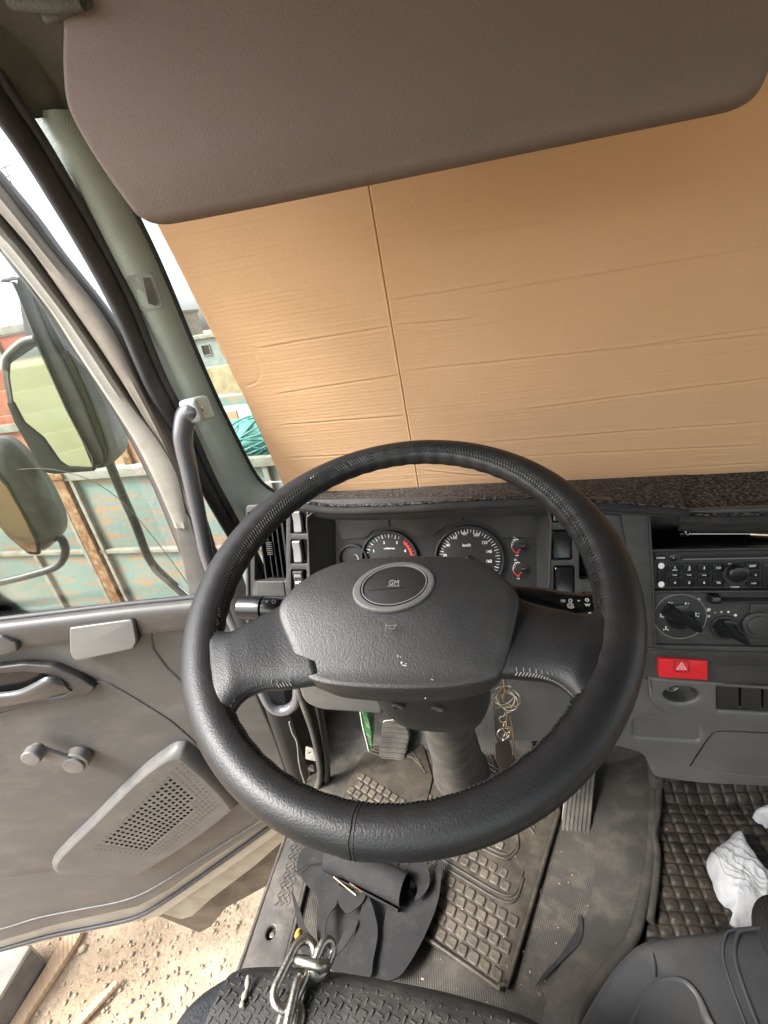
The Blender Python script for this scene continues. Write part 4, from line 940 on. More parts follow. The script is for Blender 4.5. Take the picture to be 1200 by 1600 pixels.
def pil_pt(rows, x, y):
    """first meeting of a pixel ray with the coarse pillar grid"""
    d = ray(x, y); R1 = [cr(r, 5) for r in rows]; best = None
    for i in range(len(R1)-1):
        for j in range(len(R1[0])-1):
            for tri in ((R1[i][j], R1[i][j+1], R1[i+1][j+1]), (R1[i][j], R1[i+1][j+1], R1[i+1][j])):
                from mathutils.geometry import intersect_ray_tri
                h = intersect_ray_tri(*tri, d, CAM, True)
                if h is not None and (best is None or (h-CAM).length < (best-CAM).length): best = h
    return best if best is not None else FG.px(x, y)
cab()

# ================================================================ grab handle
def grab():
    G = empty('grab_handle', hit(330, 800, V((0, 1, 0)), (0, .36, 0)), 'grey plastic coated grab handle fixed to the windscreen pillar by the door opening', 'grab handle')
    y = lambda a, b, Y=.34: hit(a, b, V((0, 1, 0)), (0, Y, 0))
    pts = [y(306, 645, .328), y(300, 643, .322), y(290, 652, .318), y(286, 687, .312), y(295, 731, .31), y(304, 775, .308), y(313, 819, .306), y(325, 875, .303), y(352, 945, .298), y(384, 1015, .294), y(408, 1075, .288), y(424, 1104, .284), y(444, 1110, .286), y(462, 1098, .292), y(466, 1070, .30)]
    tube('tube', pts, (lambda t: .0175-.0055*min(1, max(0, t-.12)*2.2)), M['handle'], G, n=24)
    # upper mount
    c = y(308, 640, .338); f = Fr(c, (.92, .15, .12), (-.25, .05, 1))
    rg = []
    for s, h in ((1, -.022), (1, .016), (.95, .023), (.8, .027), (.4, .028)):
        rg.append([f.w(p.x*s, p.y*s, h) for p in rc([(-.0165, -.019), (.0165, -.022), (.0165, .020), (-.0165, .022)], .008)])
    rings('upper_mount', rg, M['pillarplain'], G, smooth=60)
grab()

# ================================================================ sun visor and cardboard
def visor():
    Vv = empty('sun_visor', FV.px(600, 180), 'brown grey vinyl sun visor swung down across the top of the windscreen', 'sun visor')
    o = [FV.ab(x, y) for x, y in ((101, 40), (100, 100), (106, 160), (125, 205), (160, 262), (205, 325), (222, 341), (246, 347), (300, 340), (600, 280), (900, 218), (1100, 177), (1150, 165), (1182, 146), (1200, 112), (1215, 60))]
    top = .20
    O = cr(o, 5); O = [V(p) for p in O]
    O += [V((O[-1].x+.01, top)), V((O[0].x+.0, top))]
    c = V((.02, .1)); rg = []
    n = len(O)
    def off(P, d):
        out = []
        for i in range(len(P)):
            a, b, e = P[i-1], P[i], P[(i+1) % len(P)]
            n1 = (b-a).normalized(); n2 = (e-b).normalized(); nn = V((-(n1.y+n2.y), n1.x+n2.x)).normalized()
            out.append(b + nn*d)
        return out
    sgn = 1
    for d, h in ((.0, -.012), (-.002, -.006), (.0, .0), (.003, .0045), (.008, .0065)):
        rg.append([FV.w(p.x, p.y, h) for p in off(O, d*sgn)])
    rings('visor_pad', rg, M['visor'], Vv, smooth=60)
    # pivot clip with rusty screw at the upper left
    f = FV.sh(.006); a, b = f.ab(118, 12)
    plate('pivot_bracket', f, [rect(a-.030, b-.004, a+.016, b+.004, .003)], .01, M['header'], Vv, .002, .004)
    plate('pivot_clip', f, [rc([(a-.002, b+.001), (a+.010, b-.001), (a+.012, b+.008), (a, b+.010)], .002)], .008, M['paintdirty'], Vv, .001, .009)
    tube('pivot_rod', [f.w(a-.05, b+.012, .006), f.w(a-.01, b+.001, .008), f.w(a+.012, b-.002, .007)], .0045, M['header'], Vv, n=10)
visor()

def cardboard():
    fr = FG.sh(.016)
    q = fr.ab
    # outline grid between left edge and far right, from below the carpet to above the visor
    le = [q(x, y) for x, y in ((470, 800), (443, 757), (408, 678), (360, 578), (315, 488), (272, 402), (243, 345), (150, 160))]
    le = [V((p[0], p[1])) for p in le]; le = cr(le, 8)
    bot, top = le[0].y, .62
    def leftx(b):
        for i in range(len(le)-1):
            if le[i].y <= b <= le[i+1].y: return le[i].x + (le[i+1].x-le[i].x)*(b-le[i].y)/(le[i+1].y-le[i].y)
        return le[-1].x
    seam0, seam1 = V(q(654, 757)), V(q(575, 280))
    mk = lambda a, b: (V(q(*a)), V(q(*b)))
    cre = [mk((400, 545), (615, 510)), mk((617, 508), (740, 498)), mk((430, 616), (628, 586)), mk((440, 664), (636, 650)), mk((438, 716), (640, 706)),
           mk((640, 700), (1215, 658)), mk((625, 580), (1215, 522)), mk((745, 460), (1215, 384)), mk((820, 640), (1215, 590)), mk((660, 720), (1215, 695)), mk((1000, 735), (1215, 722)), mk((700, 365), (860, 350)), mk((660, 735), (760, 745)), mk((610, 470), (800, 440)), mk((980, 545), (1215, 510))]
    arc = V(q(375, 572)); ar = (V(q(410, 580))-arc).length
    NY = 540; R_ = 1.40; vs = []; fs = []
    cols = [('l', k/70) for k in range(70)] + [('m', k/44) for k in range(44)] + [('r', k/130) for k in range(131)]; NX = len(cols)-1
    for j in range(NY+1):
        b = bot + (top-bot)*j/NY; lx = leftx(b); sx = seam0.x + (seam1.x-seam0.x)*(b-seam0.y)/(seam1.y-seam0.y)
        act = []
        for k, (c0, c1) in enumerate(cre):
            lo_, hi_ = min(c0.y, c1.y)-.02, max(c0.y, c1.y)+.02
            if lo_ < b < hi_: act.append((k, c0, c1-c0, (c1-c0).length))
        for sd_, t in cols:
            a = lx+(sx-.016-lx)*t if sd_ == 'l' else (sx-.016+.032*t if sd_ == 'm' else sx+.016+(R_-sx-.016)*t**1.6)
            p = V((a, b)); h = .0018*noise.noise(V((a*4, b*4, 0))) + .00012*noise.noise(V((a*12, b*60, 3)))
            h += .00010*sin(b*2*pi/.0068)
            for k, c0, d, L in act:
                u = (p-c0).dot(d)/L/L
                if -.02 < u < 1.02:
                    e = ((p.x-c0.x)*d.y-(p.y-c0.y)*d.x)/L
                    if abs(e) < .03:
                        e += .0007*noise.noise(V((a*14, k, 2))); fade = min(1, min(u+.02, 1.02-u)*10)*(1+.3*noise.noise(V((a*9, k*3, 5))))
                        h -= .0011*math.exp(-(e/.0011)**2)*fade - .0005*math.exp(-((e+.0035)/.0022)**2)*fade
            e = a-sx; wob = .0004*noise.noise(V((b*30, 1, 1)))
            h += (.0012 if e > 0 else 0)*math.exp(-max(e, 0)/.04) - .0026*math.exp(-((e-wob)/.0008)**2) + .0006*math.exp(-((e-wob+.0025)/.0012)**2)
            r_ = (p-arc).length
            if abs(r_-ar) < .02:
                an = math.atan2(p.y-arc.y, p.x-arc.x)
                if -1.7 < an < 1.0: h += .0005*math.exp(-((r_-ar)/.0015)**2) - .0008*math.exp(-((r_-ar+.003)/.002)**2)
            vs.append(fr.w(a, b, h))
    for j in range(NY):
        for i in range(NX): k = j*(NX+1)+i; fs.append((k, k+1, k+NX+2, k+NX+1))
    o = pymesh('cardboard_sheet', vs, fs, M['board'], None, 180, None, False)
    md = o.modifiers.new('s', 'SOLIDIFY'); md.thickness = .004; md.offset = -1
    tag(o, 'creased brown cardboard sheet standing inside the windscreen as a sunshade', 'cardboard')
cardboard()

# ================================================================ floor
def floor():
    f = FF
    def zf(x, y):
        z = 0
        if y > .36: z += (y-.36)*.55
        return z
    xs = [-.375, -.33, -.28, -.2, -.1, 0, .1, .2, .28, .34, .40, .5, .7, 1.0]; ys = [-.6, -.4, -.2, -.05, .1, .2, .3, .36, .42, .5, .6]
    rows = [[V((x, y, zf(x, y))) for x in xs] for y in ys]
    o = surf('floor', rows, M['floor'], None, thick=.006, su=2, sv=2); tag(o, 'ribbed brown rubber cab floor', None, None, 'structure')
floor()
def floor_bits():
    z0 = ZP(.004)
    # raised rubber edge running back along the tunnel
    R_ = empty('tunnel_mat', V((.33, .15, 0)), 'smooth dusty rubber covering beside the accelerator with thick raised edge', 'rubber covering')
    edge = [(1016, 1180), (1019, 1240), (1018, 1290), (1014, 1330), (1004, 1395), (985, 1462), (955, 1505), (925, 1545), (905, 1580), (895, 1625)]
    E = [ZP(.02)(*p) for p in edge]
    E = [V((p.x, p.y+.0, .02)) for p in E]
    inner = [ZP(.004)(x, y) for x, y in ((925, 1190), (922, 1240), (930, 1300), (930, 1335), (925, 1395), (908, 1450), (880, 1500), (862, 1540), (850, 1580), (840, 1625))]
    rows = [inner, [a.lerp(b, .5)+V((0, 0, .001)) for a, b in zip(inner, E)], [a.lerp(b, .85)+V((0, 0, .004)) for a, b in zip(inner, E)], [e+V((0, 0, .004)) for e in E]]
    surf('rubber_sheet', rows, M['tunnel'], R_, thick=.004)
    tube('raised_edge', [e+V((.004, 0, .004)) for e in E], (lambda t: (.010, .008)), M['tunnel'], R_, n=12, flat=(1, 0, 0))
    # second upright edge behind
    tube('second_edge', [ZP(.03)(x, y) for x, y in ((1031, 1222), (1028, 1270), (1022, 1300), (1027, 1330), (1024, 1380), (1016, 1440))], .006, M['tunnel'], R_, n=10)
    # passenger waffle mat: a sheet with raised diamond cells
    W_ = empty('passenger_mat', V((.5, .15, 0)), 'dark brown waffle patterned rubber mat on the passenger side floor', 'rubber mat')
    c = [ZP(.012)(x, y) for x, y in ((1034, 1222), (1230, 1236), (1260, 1500), (1006, 1475), (1020, 1330))]
    x0, x1, y0, y1 = .385, .72, .0, .42
    def xl(y):   # left border follows the ridge
        L = [ZP(.012)(x, y_) for x, y_ in ((1008, 1470), (1022, 1390), (1028, 1335), (1030, 1300), (1036, 1250), (1038, 1220))]
        for i in range(len(L)-1):
            if L[i].y <= y <= L[i+1].y: return L[i].x + (L[i+1].x-L[i].x)*(y-L[i].y)/(L[i+1].y-L[i].y)
        return L[0].x if y < L[0].y else L[-1].x
    n = 260; vs = []; fs = []
    for j in range(n+1):
        y = y0+(y1-y0)*j/n
        for i in range(n+1):
            x = xl(y)+(x1-xl(y))*i/n
            u, v = (x*.97+y*.05)*2*pi/.0225, (y*.99-x*.08)*2*pi/.0185
            zz = .012 + .0046*min(1, 1.7*(abs(sin(u/2))*abs(sin(v/2)))**.8) + .005*noise.noise(V((x*9, y*9, 1)))
            zz += .0015*noise.noise(V((x*60, y*60, 1))); 
            if y > .3: zz += (y-.3)*.5
            vs.append(V((x, y, zz)))
    for j in range(n):
        for i in range(n): k = j*(n+1)+i; fs.append((k, k+1, k+n+2, k+n+1))
    pymesh('waffle_sheet', vs, fs, M['waffle'], W_, 180, None, False)
    # door sill tread plate at the left of the floor
    P_ = empty('sill_plate', V((-.35, .05, .01)), 'dirty grey plastic sill plate with grip pattern and bolt hole along the door opening', 'sill plate')
    fr = Fr((0, 0, .012), (1, 0, 0), (0, 1, 0))
    o = [fr.ab(x, y) for x, y in ((376, 1518), (408, 1420), (432, 1350), (452, 1312), (466, 1292), (486, 1292), (492, 1316), (478, 1370), (460, 1440), (440, 1518))]
    h = circ(*fr.ab(423, 1457), .0085, 28, .0105)
    plate('sill_board', fr, [rc([V(p) for p in o], .004), h], .016, M['sill'], P_, .003)
    hb_ = fr.ab(423, 1457); plate('bolt', fr, [circ(hb_[0], hb_[1], .0055, 6)], .004, M['steel'], P_, .0008, -.008); plate('hole_bottom', fr, [circ(hb_[0], hb_[1], .0092, 20, .0112)], .002, M['waffle'], P_, 0, -.014)
    b = bmesh.new(); random.seed(5)
    A, B_ = V(fr.ab(441, 1412)), V(fr.ab(470, 1300)); d = (B_-A); L = d.length; d.normalize(); e = V((d.y, -d.x))
    k = 0
    t = 0
    while t < L:
        for s in (-1.6, -.8, 0, .8, 1.6):
            p = A + d*(t+(.004 if int(s*10) % 16 else 0)) + e*s*.0068*1.05
            a = .9 if (k % 2) else -.9; dd = V((d.x*cos(a)-d.y*sin(a), d.x*sin(a)+d.y*cos(a))); ee = V((dd.y, -dd.x))
            q = [fr.w(*(p+dd*u*.0042+ee*v*.0012), hh) for hh in (0, .0016) for u, v in ((-1, -1), (1, -1), (1, 1), (-1, 1))]
            vv = [b.verts.new(x) for x in q]
            for f_ in ((0, 1, 5, 4), (1, 2, 6, 5), (2, 3, 7, 6), (3, 0, 4, 7), (4, 5, 6, 7)): b.faces.new([vv[i] for i in f_])
            k += 1
        t += .0085
    tag(bmobj('grip_bars', b, M['sill'], P_, smooth=0), kind='stuff')
    # wooden looking worn strip just inside the sill
    tube('inner_rib', [ZP(.006)(x, y) for x, y in ((442, 1520), (462, 1440), (480, 1370), (496, 1310), (504, 1270))], (lambda t: (.006, .005)), M['rubberdust'], P_, n=8)
floor_bits()

def driver_mat():
    f = Fr(ZP(.009)(770, 1560), ZP(.009)(868, 1262)-ZP(.009)(800, 1500), (0, 0, 1))
    # frame: u along the right edge, v across to the left
    p0 = ZP(.009)(790, 1560); p1 = ZP(.009)(875, 1258)
    ud = (p1-p0).normalized(); vd = V((-ud.y, ud.x, 0)).normalized()
    f = Fr(p0, ud, vd)
    q = lambda x, y: V(f.ab(x, y))
    Mt = empty('driver_mat', f.w(.17, .1, 0), 'worn black rubber driver floor mat with rows of raised square blocks and a lipped edge', 'floor mat')
    L, Wd = (p1-p0).length+.0, .40
    out = rc([(-.0, .0), (L*.98, -.004), (L+.08, .03), (L+.16, .12), (L+.16, .33), (L+.03, .40), (.0, .30)], [.03, .03, .03, .05, .03, .03, .03])
    plate('mat_sheet', f, [out], .006, M['mat'], Mt, .002, 0)
    cpt = sum((V(p) for p in out), V((0, 0)))/len(out)
    tube('mat_lip', [f.w(*(cpt+(V(p)-cpt)*.985), .001) for p in out], .0042, M['mat'], Mt, n=8, closed=True, sm=2)
    # grooved bands
    def band(pts, name='mat_groove', r=.0028, off=(0, .010)):
        for o in off: tube(name, [f.w(p[0]+o, p[1]+o*.4, .0004) for p in pts], r, M['mat'], Mt, n=8)
    band([(.118, .34), (.118, .12), (.12, .05), (.135, .028), (.175, .026)])
    band([(.185, .30), (.185, .12), (.188, .072), (.198, .058), (.225, .052), (.245, .07), (.25, .12)], off=(0, .008))
    for k in range(7):
        a = .262+k*.011; tube('mat_flute', [f.w(a, .03+k*.003, 0), f.w(a+.022, .07, 0), f.w(a+.04, .13+k*.01, 0)], .0022, M['mat'], Mt, n=6)
    for k in range(9):
        tube('mat_flute', [f.w(.30+k*.004, .02+k*.018, 0), f.w(.36, .03+k*.02, 0), f.w(.41, .06+k*.022, 0)], .0022, M['mat'], Mt, n=6)
    # raised square blocks, slightly uneven
    s = .0165
    me0 = None; rows = []; random.seed(11)
    def block(a, b, sc=1):
        nonlocal me0
        rot = math.atan2(f.u.y, f.u.x) + random.uniform(-.06, .06)
        if me0 is None:
            me = bpy.data.meshes.new('tread_block'); bb = bmesh.new(); rr_ = rc([(-s*.5, -s*.5), (s*.5, -s*.5), (s*.5, s*.5), (-s*.5, s*.5)], .003, 2)
            rg = [[(p.x*k, p.y*k, z) for p in rr_] for k, z in ((1.05, -.001), (1.0, .0022), (.88, .0031), (.6, .0026))]
            vv = [[bb.verts.new(p) for p in r] for r in rg]; n = len(rr_)
            for i in range(3):
                for j in range(n): bb.faces.new((vv[i][j], vv[i][(j+1) % n], vv[i+1][(j+1) % n], vv[i+1][j]))
            bb.faces.new(vv[3]); bb.to_mesh(me); bb.free()
            for p in me.polygons: p.use_smooth = True
            me.set_sharp_from_angle(angle=RAD(50)); me.materials.append(M['matblock']); me0 = me
        o = bpy.data.objects.new('tread_block', me0); COL.objects.link(o); o.parent = Mt
        o.location = f.w(a, b, random.uniform(-.0004, .0003)) - Mt.location; o.rotation_euler = (random.uniform(-.03, .03), random.uniform(-.03, .03), rot)
        o.scale = (sc*random.uniform(.93, 1.05), sc*random.uniform(.93, 1.05), 1)
    pit = .0205
    for i in range(5):          # wide lower field
        for j in range(12):
            a, b = .020+i*pit, .022+j*pit+(pit/2 if i % 2 else 0)
            if b > .255+a*.3: continue
            
            block(a, b)
    for i in range(2):          # middle band
        for j in range(13):
            b = .052+j*pit+(pit/2 if i % 2 else 0)
            if b < .33: block(.146+i*pit*.92, b, .92)
    for i in range(2):
        for j in range(9): block(.208+i*pit*.85, .085+j*pit+(pit/2 if i % 2 else 0), .93)
    # the far part of the mat by the clutch, rising on the toe board
    b_ = bmesh.new()
    g = Fr(hit(545, 1240, V((0, 0, 1)), (0, 0, .012)), (.88, .47, 0), (-.47, .88, .0)) 
    return Mt
driver_mat()
def toe_mat():
    # piece of mat between column and clutch
    F0 = ZP(.014)
    a, b, c_, d = F0(530, 1262), F0(668, 1250), F0(640, 1150), F0(565, 1180)
    u = (F0(600, 1232)-F0(545, 1212)); f = Fr(F0(560, 1225), F0(610, 1252)-F0(556, 1208), (0, 0, 1)) if False else Fr(F0(545, 1240), F0(640, 1240)-F0(560, 1190), V((0, 0, 1)).cross(F0(640, 1240)-F0(560, 1190)))
    Mt = empty('toe_mat', f.w(.05, .02, 0), 'small rubber mat section with square blocks below the clutch pedal', 'floor mat')
    q = lambda x, y: V(f.ab(x, y))
    o = [q(x, y) for x, y in ((528, 1262), (560, 1190), (578, 1166), (660, 1160), (676, 1215), (660, 1280), (600, 1290))]
    plate('mat_sheet', f, [rc(o, .008)], .005, M['mat'], Mt, .001)
    src = bpy.data.objects['tread_block'].data
    for i in range(9):
        for j in range(5):
            a, b = .0+i*.0195+(j % 2)*.009, -.03+j*.0195
            p = f.w(a, b, .0); v = p-CAM; sx = 600+FOC*v.dot(rt)/v.dot(fw); sy = 800-FOC*v.dot(up)/v.dot(fw)
            if 545 < sx < 655 and 1185 < sy < 1262:
                ob = bpy.data.objects.new('tread_block', src); COL.objects.link(ob); ob.parent = Mt; ob.location = p - Mt.location; ob.rotation_euler = (0, 0, math.atan2(f.u.y, f.u.x)); ob.scale = (.95, .95, 1)
    for k in range(5):
        tube('mat_flute', [F0(570+k*7, 1172-k*2), F0(606+k*8, 1182-k*3), F0(645+k*5, 1168+k*10)], .003, M['mat'], Mt, n=6)
toe_mat()

def pedals():
    def pad(name, label, pxs_, Y, tilt, nr, m=M['rubberdust'], cat='pedal', arm=None, vert=False):
        n = V((0, -cos(tilt), sin(tilt))); c = [hit(x, y, n, (0, Y, 0)) for x, y in pxs_]; cen = sum(c, V((0, 0, 0)))/len(c)
        f = Fr(cen, (1, 0, 0), V((0, sin(tilt), cos(tilt)))); E = empty(name, cen, label, cat)
        P = [V(f.ab(x, y)) for x, y in pxs_]
        pc = sum(P, V((0, 0)))/len(P)
        plate('pedal_plate', f, [rc([pc+(p-pc)*1.04 for p in P], .006)], .006, M['steel'], E, .001, -.004)
        plate('pedal_pad', f, [rc(P, .006)], .008, m, E, .002, .004)
        xs = [p.x for p in P]; ys = [p.y for p in P]
        for k in range(nr):
            if vert:
                u_ = (k+.5)/nr; t0 = P[0].lerp(P[3], u_); t1 = P[1].lerp(P[2], u_); t0, t1 = t0.lerp(t1, .03), t1.lerp(t0, .03)
                plate('pad_rib', f, [[t0+V((-.0022, 0)), t0+V((.0022, 0)), t1+V((.0018, 0)), t1+V((-.0018, 0))]], .003, m, E, .0005, .0062)
            else:
                y = min(ys)+(max(ys)-min(ys))*(k+.8)/(nr+.6); hit_x = []
                for a_, b_ in zip(P, P[1:]+P[:1]):
                    if (a_.y-y)*(b_.y-y) < 0: hit_x.append(a_.x+(b_.x-a_.x)*(y-a_.y)/(b_.y-a_.y))
                if len(hit_x) >= 2: plate('pad_rib', f, [rect(min(hit_x)+.004, y-.0016, max(hit_x)-.004, y+.0016)], .003, m, E, .0005, .0065)
        if arm: tube('pedal_arm', [cen+V((0, .022, -.005)), cen+V((arm, .06, .08)), cen+V((arm, .12, .28))], .009, M['matte'], E, n=10)
        return E
    pad('clutch_pedal', 'clutch pedal with ribbed rubber pad left of the steering column', ((592, 1182), (598, 1128), (632, 1124), (640, 1150), (632, 1186), (612, 1190)), .34, RAD(35), 8, arm=-.01)
    pad('brake_pedal', 'brake pedal with horizontally ribbed pad right of the steering column', ((806, 1205), (804, 1146), (830, 1148), (833, 1168), (831, 1205)), .37, RAD(35), 8, arm=.02)
    pad('accelerator_pedal', 'long accelerator pedal with lengthwise ribs hinged at the floor', ((874, 1316), (892, 1170), (934, 1172), (920, 1320)), .24, RAD(62), 7, vert=True)
pedals()
# ================================================================ cut rubber scraps on the floor
def scraps():
    grp = 'rubber scraps heaped by the seat'
    def leafp(name, label, px, z, th=.0022, m='scrap', bend=.006, seed=1):
        bend *= .22
        """flat cut piece traced on the height it lies at, gently warped"""
        f = Fr((0, 0, z), (1, 0, 0), (0, 1, 0)); O = [V(f.ab(x, y)) for x, y in px]; O = cr(O, 4, True)
        bm = bmesh.new(); vs = [bm.verts.new((p.x, p.y, 0)) for p in O]; face = bm.faces.new(vs)
        bmesh.ops.triangulate(bm, faces=[face])
        for _ in range(2): bmesh.ops.subdivide_edges(bm, edges=[e for e in bm.edges if e.calc_length() > .012], cuts=1, use_grid_fill=False); bmesh.ops.triangulate(bm, faces=bm.faces[:])
        bmesh.ops.recalc_face_normals(bm, faces=bm.faces)
        if sum(f_.normal.z*f_.calc_area() for f_ in bm.faces) < 0: bmesh.ops.reverse_faces(bm, faces=bm.faces[:])
        for v in bm.verts: v.co.z = z + bend*noise.noise(V((v.co.x*13, v.co.y*13, seed))) + bend*.4*noise.noise(V((v.co.x*37, v.co.y*37, seed)))
        me = bpy.data.meshes.new(name); bm.to_mesh(me); bm.free(); solid(me, th)
        o = link(name, me, M[m], None, None, 42)
        return tag(o, label, 'rubber scrap', grp)
    leafp('rubber_scrap', 'broad dark rubber offcut lying flat beneath the other scraps', ((505, 1400), (560, 1395), (640, 1400), (668, 1440), (655, 1480), (622, 1528), (590, 1530), (540, 1526), (505, 1500), (495, 1450)), .022, bend=.004, seed=2)
    leafp('rubber_scrap', 'large curved rubber offcut with a long tapering horn beside the driver mat', ((690, 1342), (686, 1400), (668, 1452), (640, 1505), (616, 1530), (580, 1526), (590, 1490), (600, 1440), (612, 1398), (650, 1402), (668, 1390), (684, 1350)), .034, seed=4)
    leafp('rubber_scrap', 'blade shaped rubber strip standing upright in the middle of the heap', ((574, 1398), (586, 1430), (590, 1460), (583, 1500), (576, 1528), (538, 1524), (545, 1490), (557, 1450), (566, 1415)), .046, bend=.008, seed=5)
    leafp('rubber_scrap', 'short pointed rubber sliver leaning against the blade shaped strip', ((555, 1437), (556, 1450), (538, 1480), (519, 1497), (528, 1475), (542, 1450)), .052, bend=.004, seed=6)
    leafp('rubber_scrap', 'hanging strap like rubber strip at the left of the heap', ((500, 1318), (524, 1326), (530, 1380), (527, 1410), (515, 1428), (508, 1450), (509, 1478), (502, 1478), (500, 1430), (494, 1400), (470, 1368), (484, 1345)), .05, bend=.012, seed=7)
    leafp('rubber_scrap', 'thin pointed rubber shard near the chain', ((455, 1390), (468, 1420), (478, 1450), (492, 1468), (497, 1480), (486, 1500), (470, 1486), (466, 1450)), .038, bend=.01, seed=8)
    leafp('rubber_scrap', 'ragged dark rubber corner tucked under the rolled piece', ((480, 1320), (560, 1330), (572, 1360), (565, 1385), (545, 1378), (520, 1372), (486, 1366), (464, 1364)), .036, bend=.008, seed=9)
    leafp('rubber_scrap', 'small torn rubber flap below the mouth of the roll', ((528, 1385), (545, 1390), (570, 1394), (566, 1410), (548, 1425), (538, 1424), (529, 1410)), .05, bend=.006, seed=10)
    leafp('rubber_scrap', 'folded rubber triangle right of the roll', ((660, 1338), (668, 1352), (671, 1380), (660, 1400), (648, 1406), (652, 1386), (632, 1362), (645, 1348)), .05, bend=.012, seed=12)
    leafp('rubber_scrap', 'isolated curved rubber sliver on the floor between mat and tunnel', ((904, 1428), (911, 1448), (905, 1475), (885, 1495), (862, 1517), (836, 1542), (850, 1520), (872, 1496), (890, 1470), (902, 1448)), .008, bend=.001, th=.0012, seed=13)
    # rolled piece
    a = ZP(.055)(548, 1352); b = ZP(.055)(632, 1392)
    ax = (b-a).normalized(); x = ax.cross(V((0, 0, 1))).normalized(); y = V((0, 0, 1))
    y = x.cross(ax); rows = []
    for k in range(30):
        t = k/29*2*pi*1.35 - 2.2; r = .024 + .0022*t/2; rows.append([a.lerp(b, s)+(x*cos(t)*r+y*sin(t)*r)*(1+.05*s)+V((0, 0, .002*sin(s*3))) for s in (-.45, -.1, .2, .5, .8, 1.0)])
    o = surf('rubber_roll', rows, M['scrap'], None, thick=.0022, su=2, sv=2); tag(o, 'piece of dark rubber sheet rolled into a loose tube on top of the heap', 'rubber scrap', grp)
    # pale stick in the heap
    o = tube('metal_strip', [ZP(.056)(521, 1370), ZP(.056)(540, 1386), ZP(.056)(556, 1399)], (lambda t: (.0010, .0004)), M['wood'], None, n=6, sm=2); tag(o, 'thin shiny metal strip poking out below the rubber roll', 'metal strip')
    o = tube('metal_strip', [ZP(.056)(546, 1380), ZP(.056)(560, 1390), ZP(.056)(566, 1394)], (lambda t: (.0014, .0005)), M['rust'], None, n=6, sm=2); tag(o, 'short brassy strip in the mouth of the rubber roll', 'metal strip')
    # thin threads of rubber
    for i, px in enumerate((((459, 1348), (463, 1362), (478, 1352), (500, 1348)), ((522, 1328), (528, 1352), (533, 1372)), ((668, 1352), (682, 1340), (692, 1350), (690, 1372)))):
        o = tube('rubber_thread', [ZP(.06)(*p) for p in px], .0011, M['scrap'], None, n=6); tag(o, ('thin curled rubber thread looping over the sill side of the heap', 'straight rubber thread crossing the upper end of the heap', 'curled rubber thread arching over the mat side of the heap')[i], 'rubber thread')
    # crumb
    b_ = bmesh.new(); bmesh.ops.create_icosphere(b_, subdivisions=2, radius=.008)
    c = hit(467, 1462, V((0, 0, 1)), (0, 0, .10))
    c = ZP(.06)(467, 1461)
    for v in b_.verts: v.co = V((v.co.x*.8, v.co.y, v.co.z*1.3))*(1+.35*noise.noise(v.co*150)) + c
    o = bmobj('orange_crumb', b_, M['orange']); tag(o, 'small orange crumb beside the top chain link', 'crumb')
    b_ = bmesh.new(); random.seed(21)
    for i in range(60):
        x, y = random.uniform(640, 940), random.uniform(1330, 1580); c = ZP(.0)(x, y); c.z = .0095 if x < 820 else .003; r = random.uniform(.0004, .0011)
        m = Matrix.Translation(c) @ Matrix.Rotation(random.uniform(0, 6), 4, 'Z') @ Matrix.Diagonal((random.uniform(.6, 3), 1, .6, 1)) @ Matrix.Scale(r, 4)
        bmesh.ops.create_icosphere(b_, subdivisions=1, radius=1, matrix=m)
    o = bmobj('floor_grit', b_, M['wood'], None); tag(o, 'crumbs of dirt scattered over the mat and the floor', kind='stuff')
scraps()

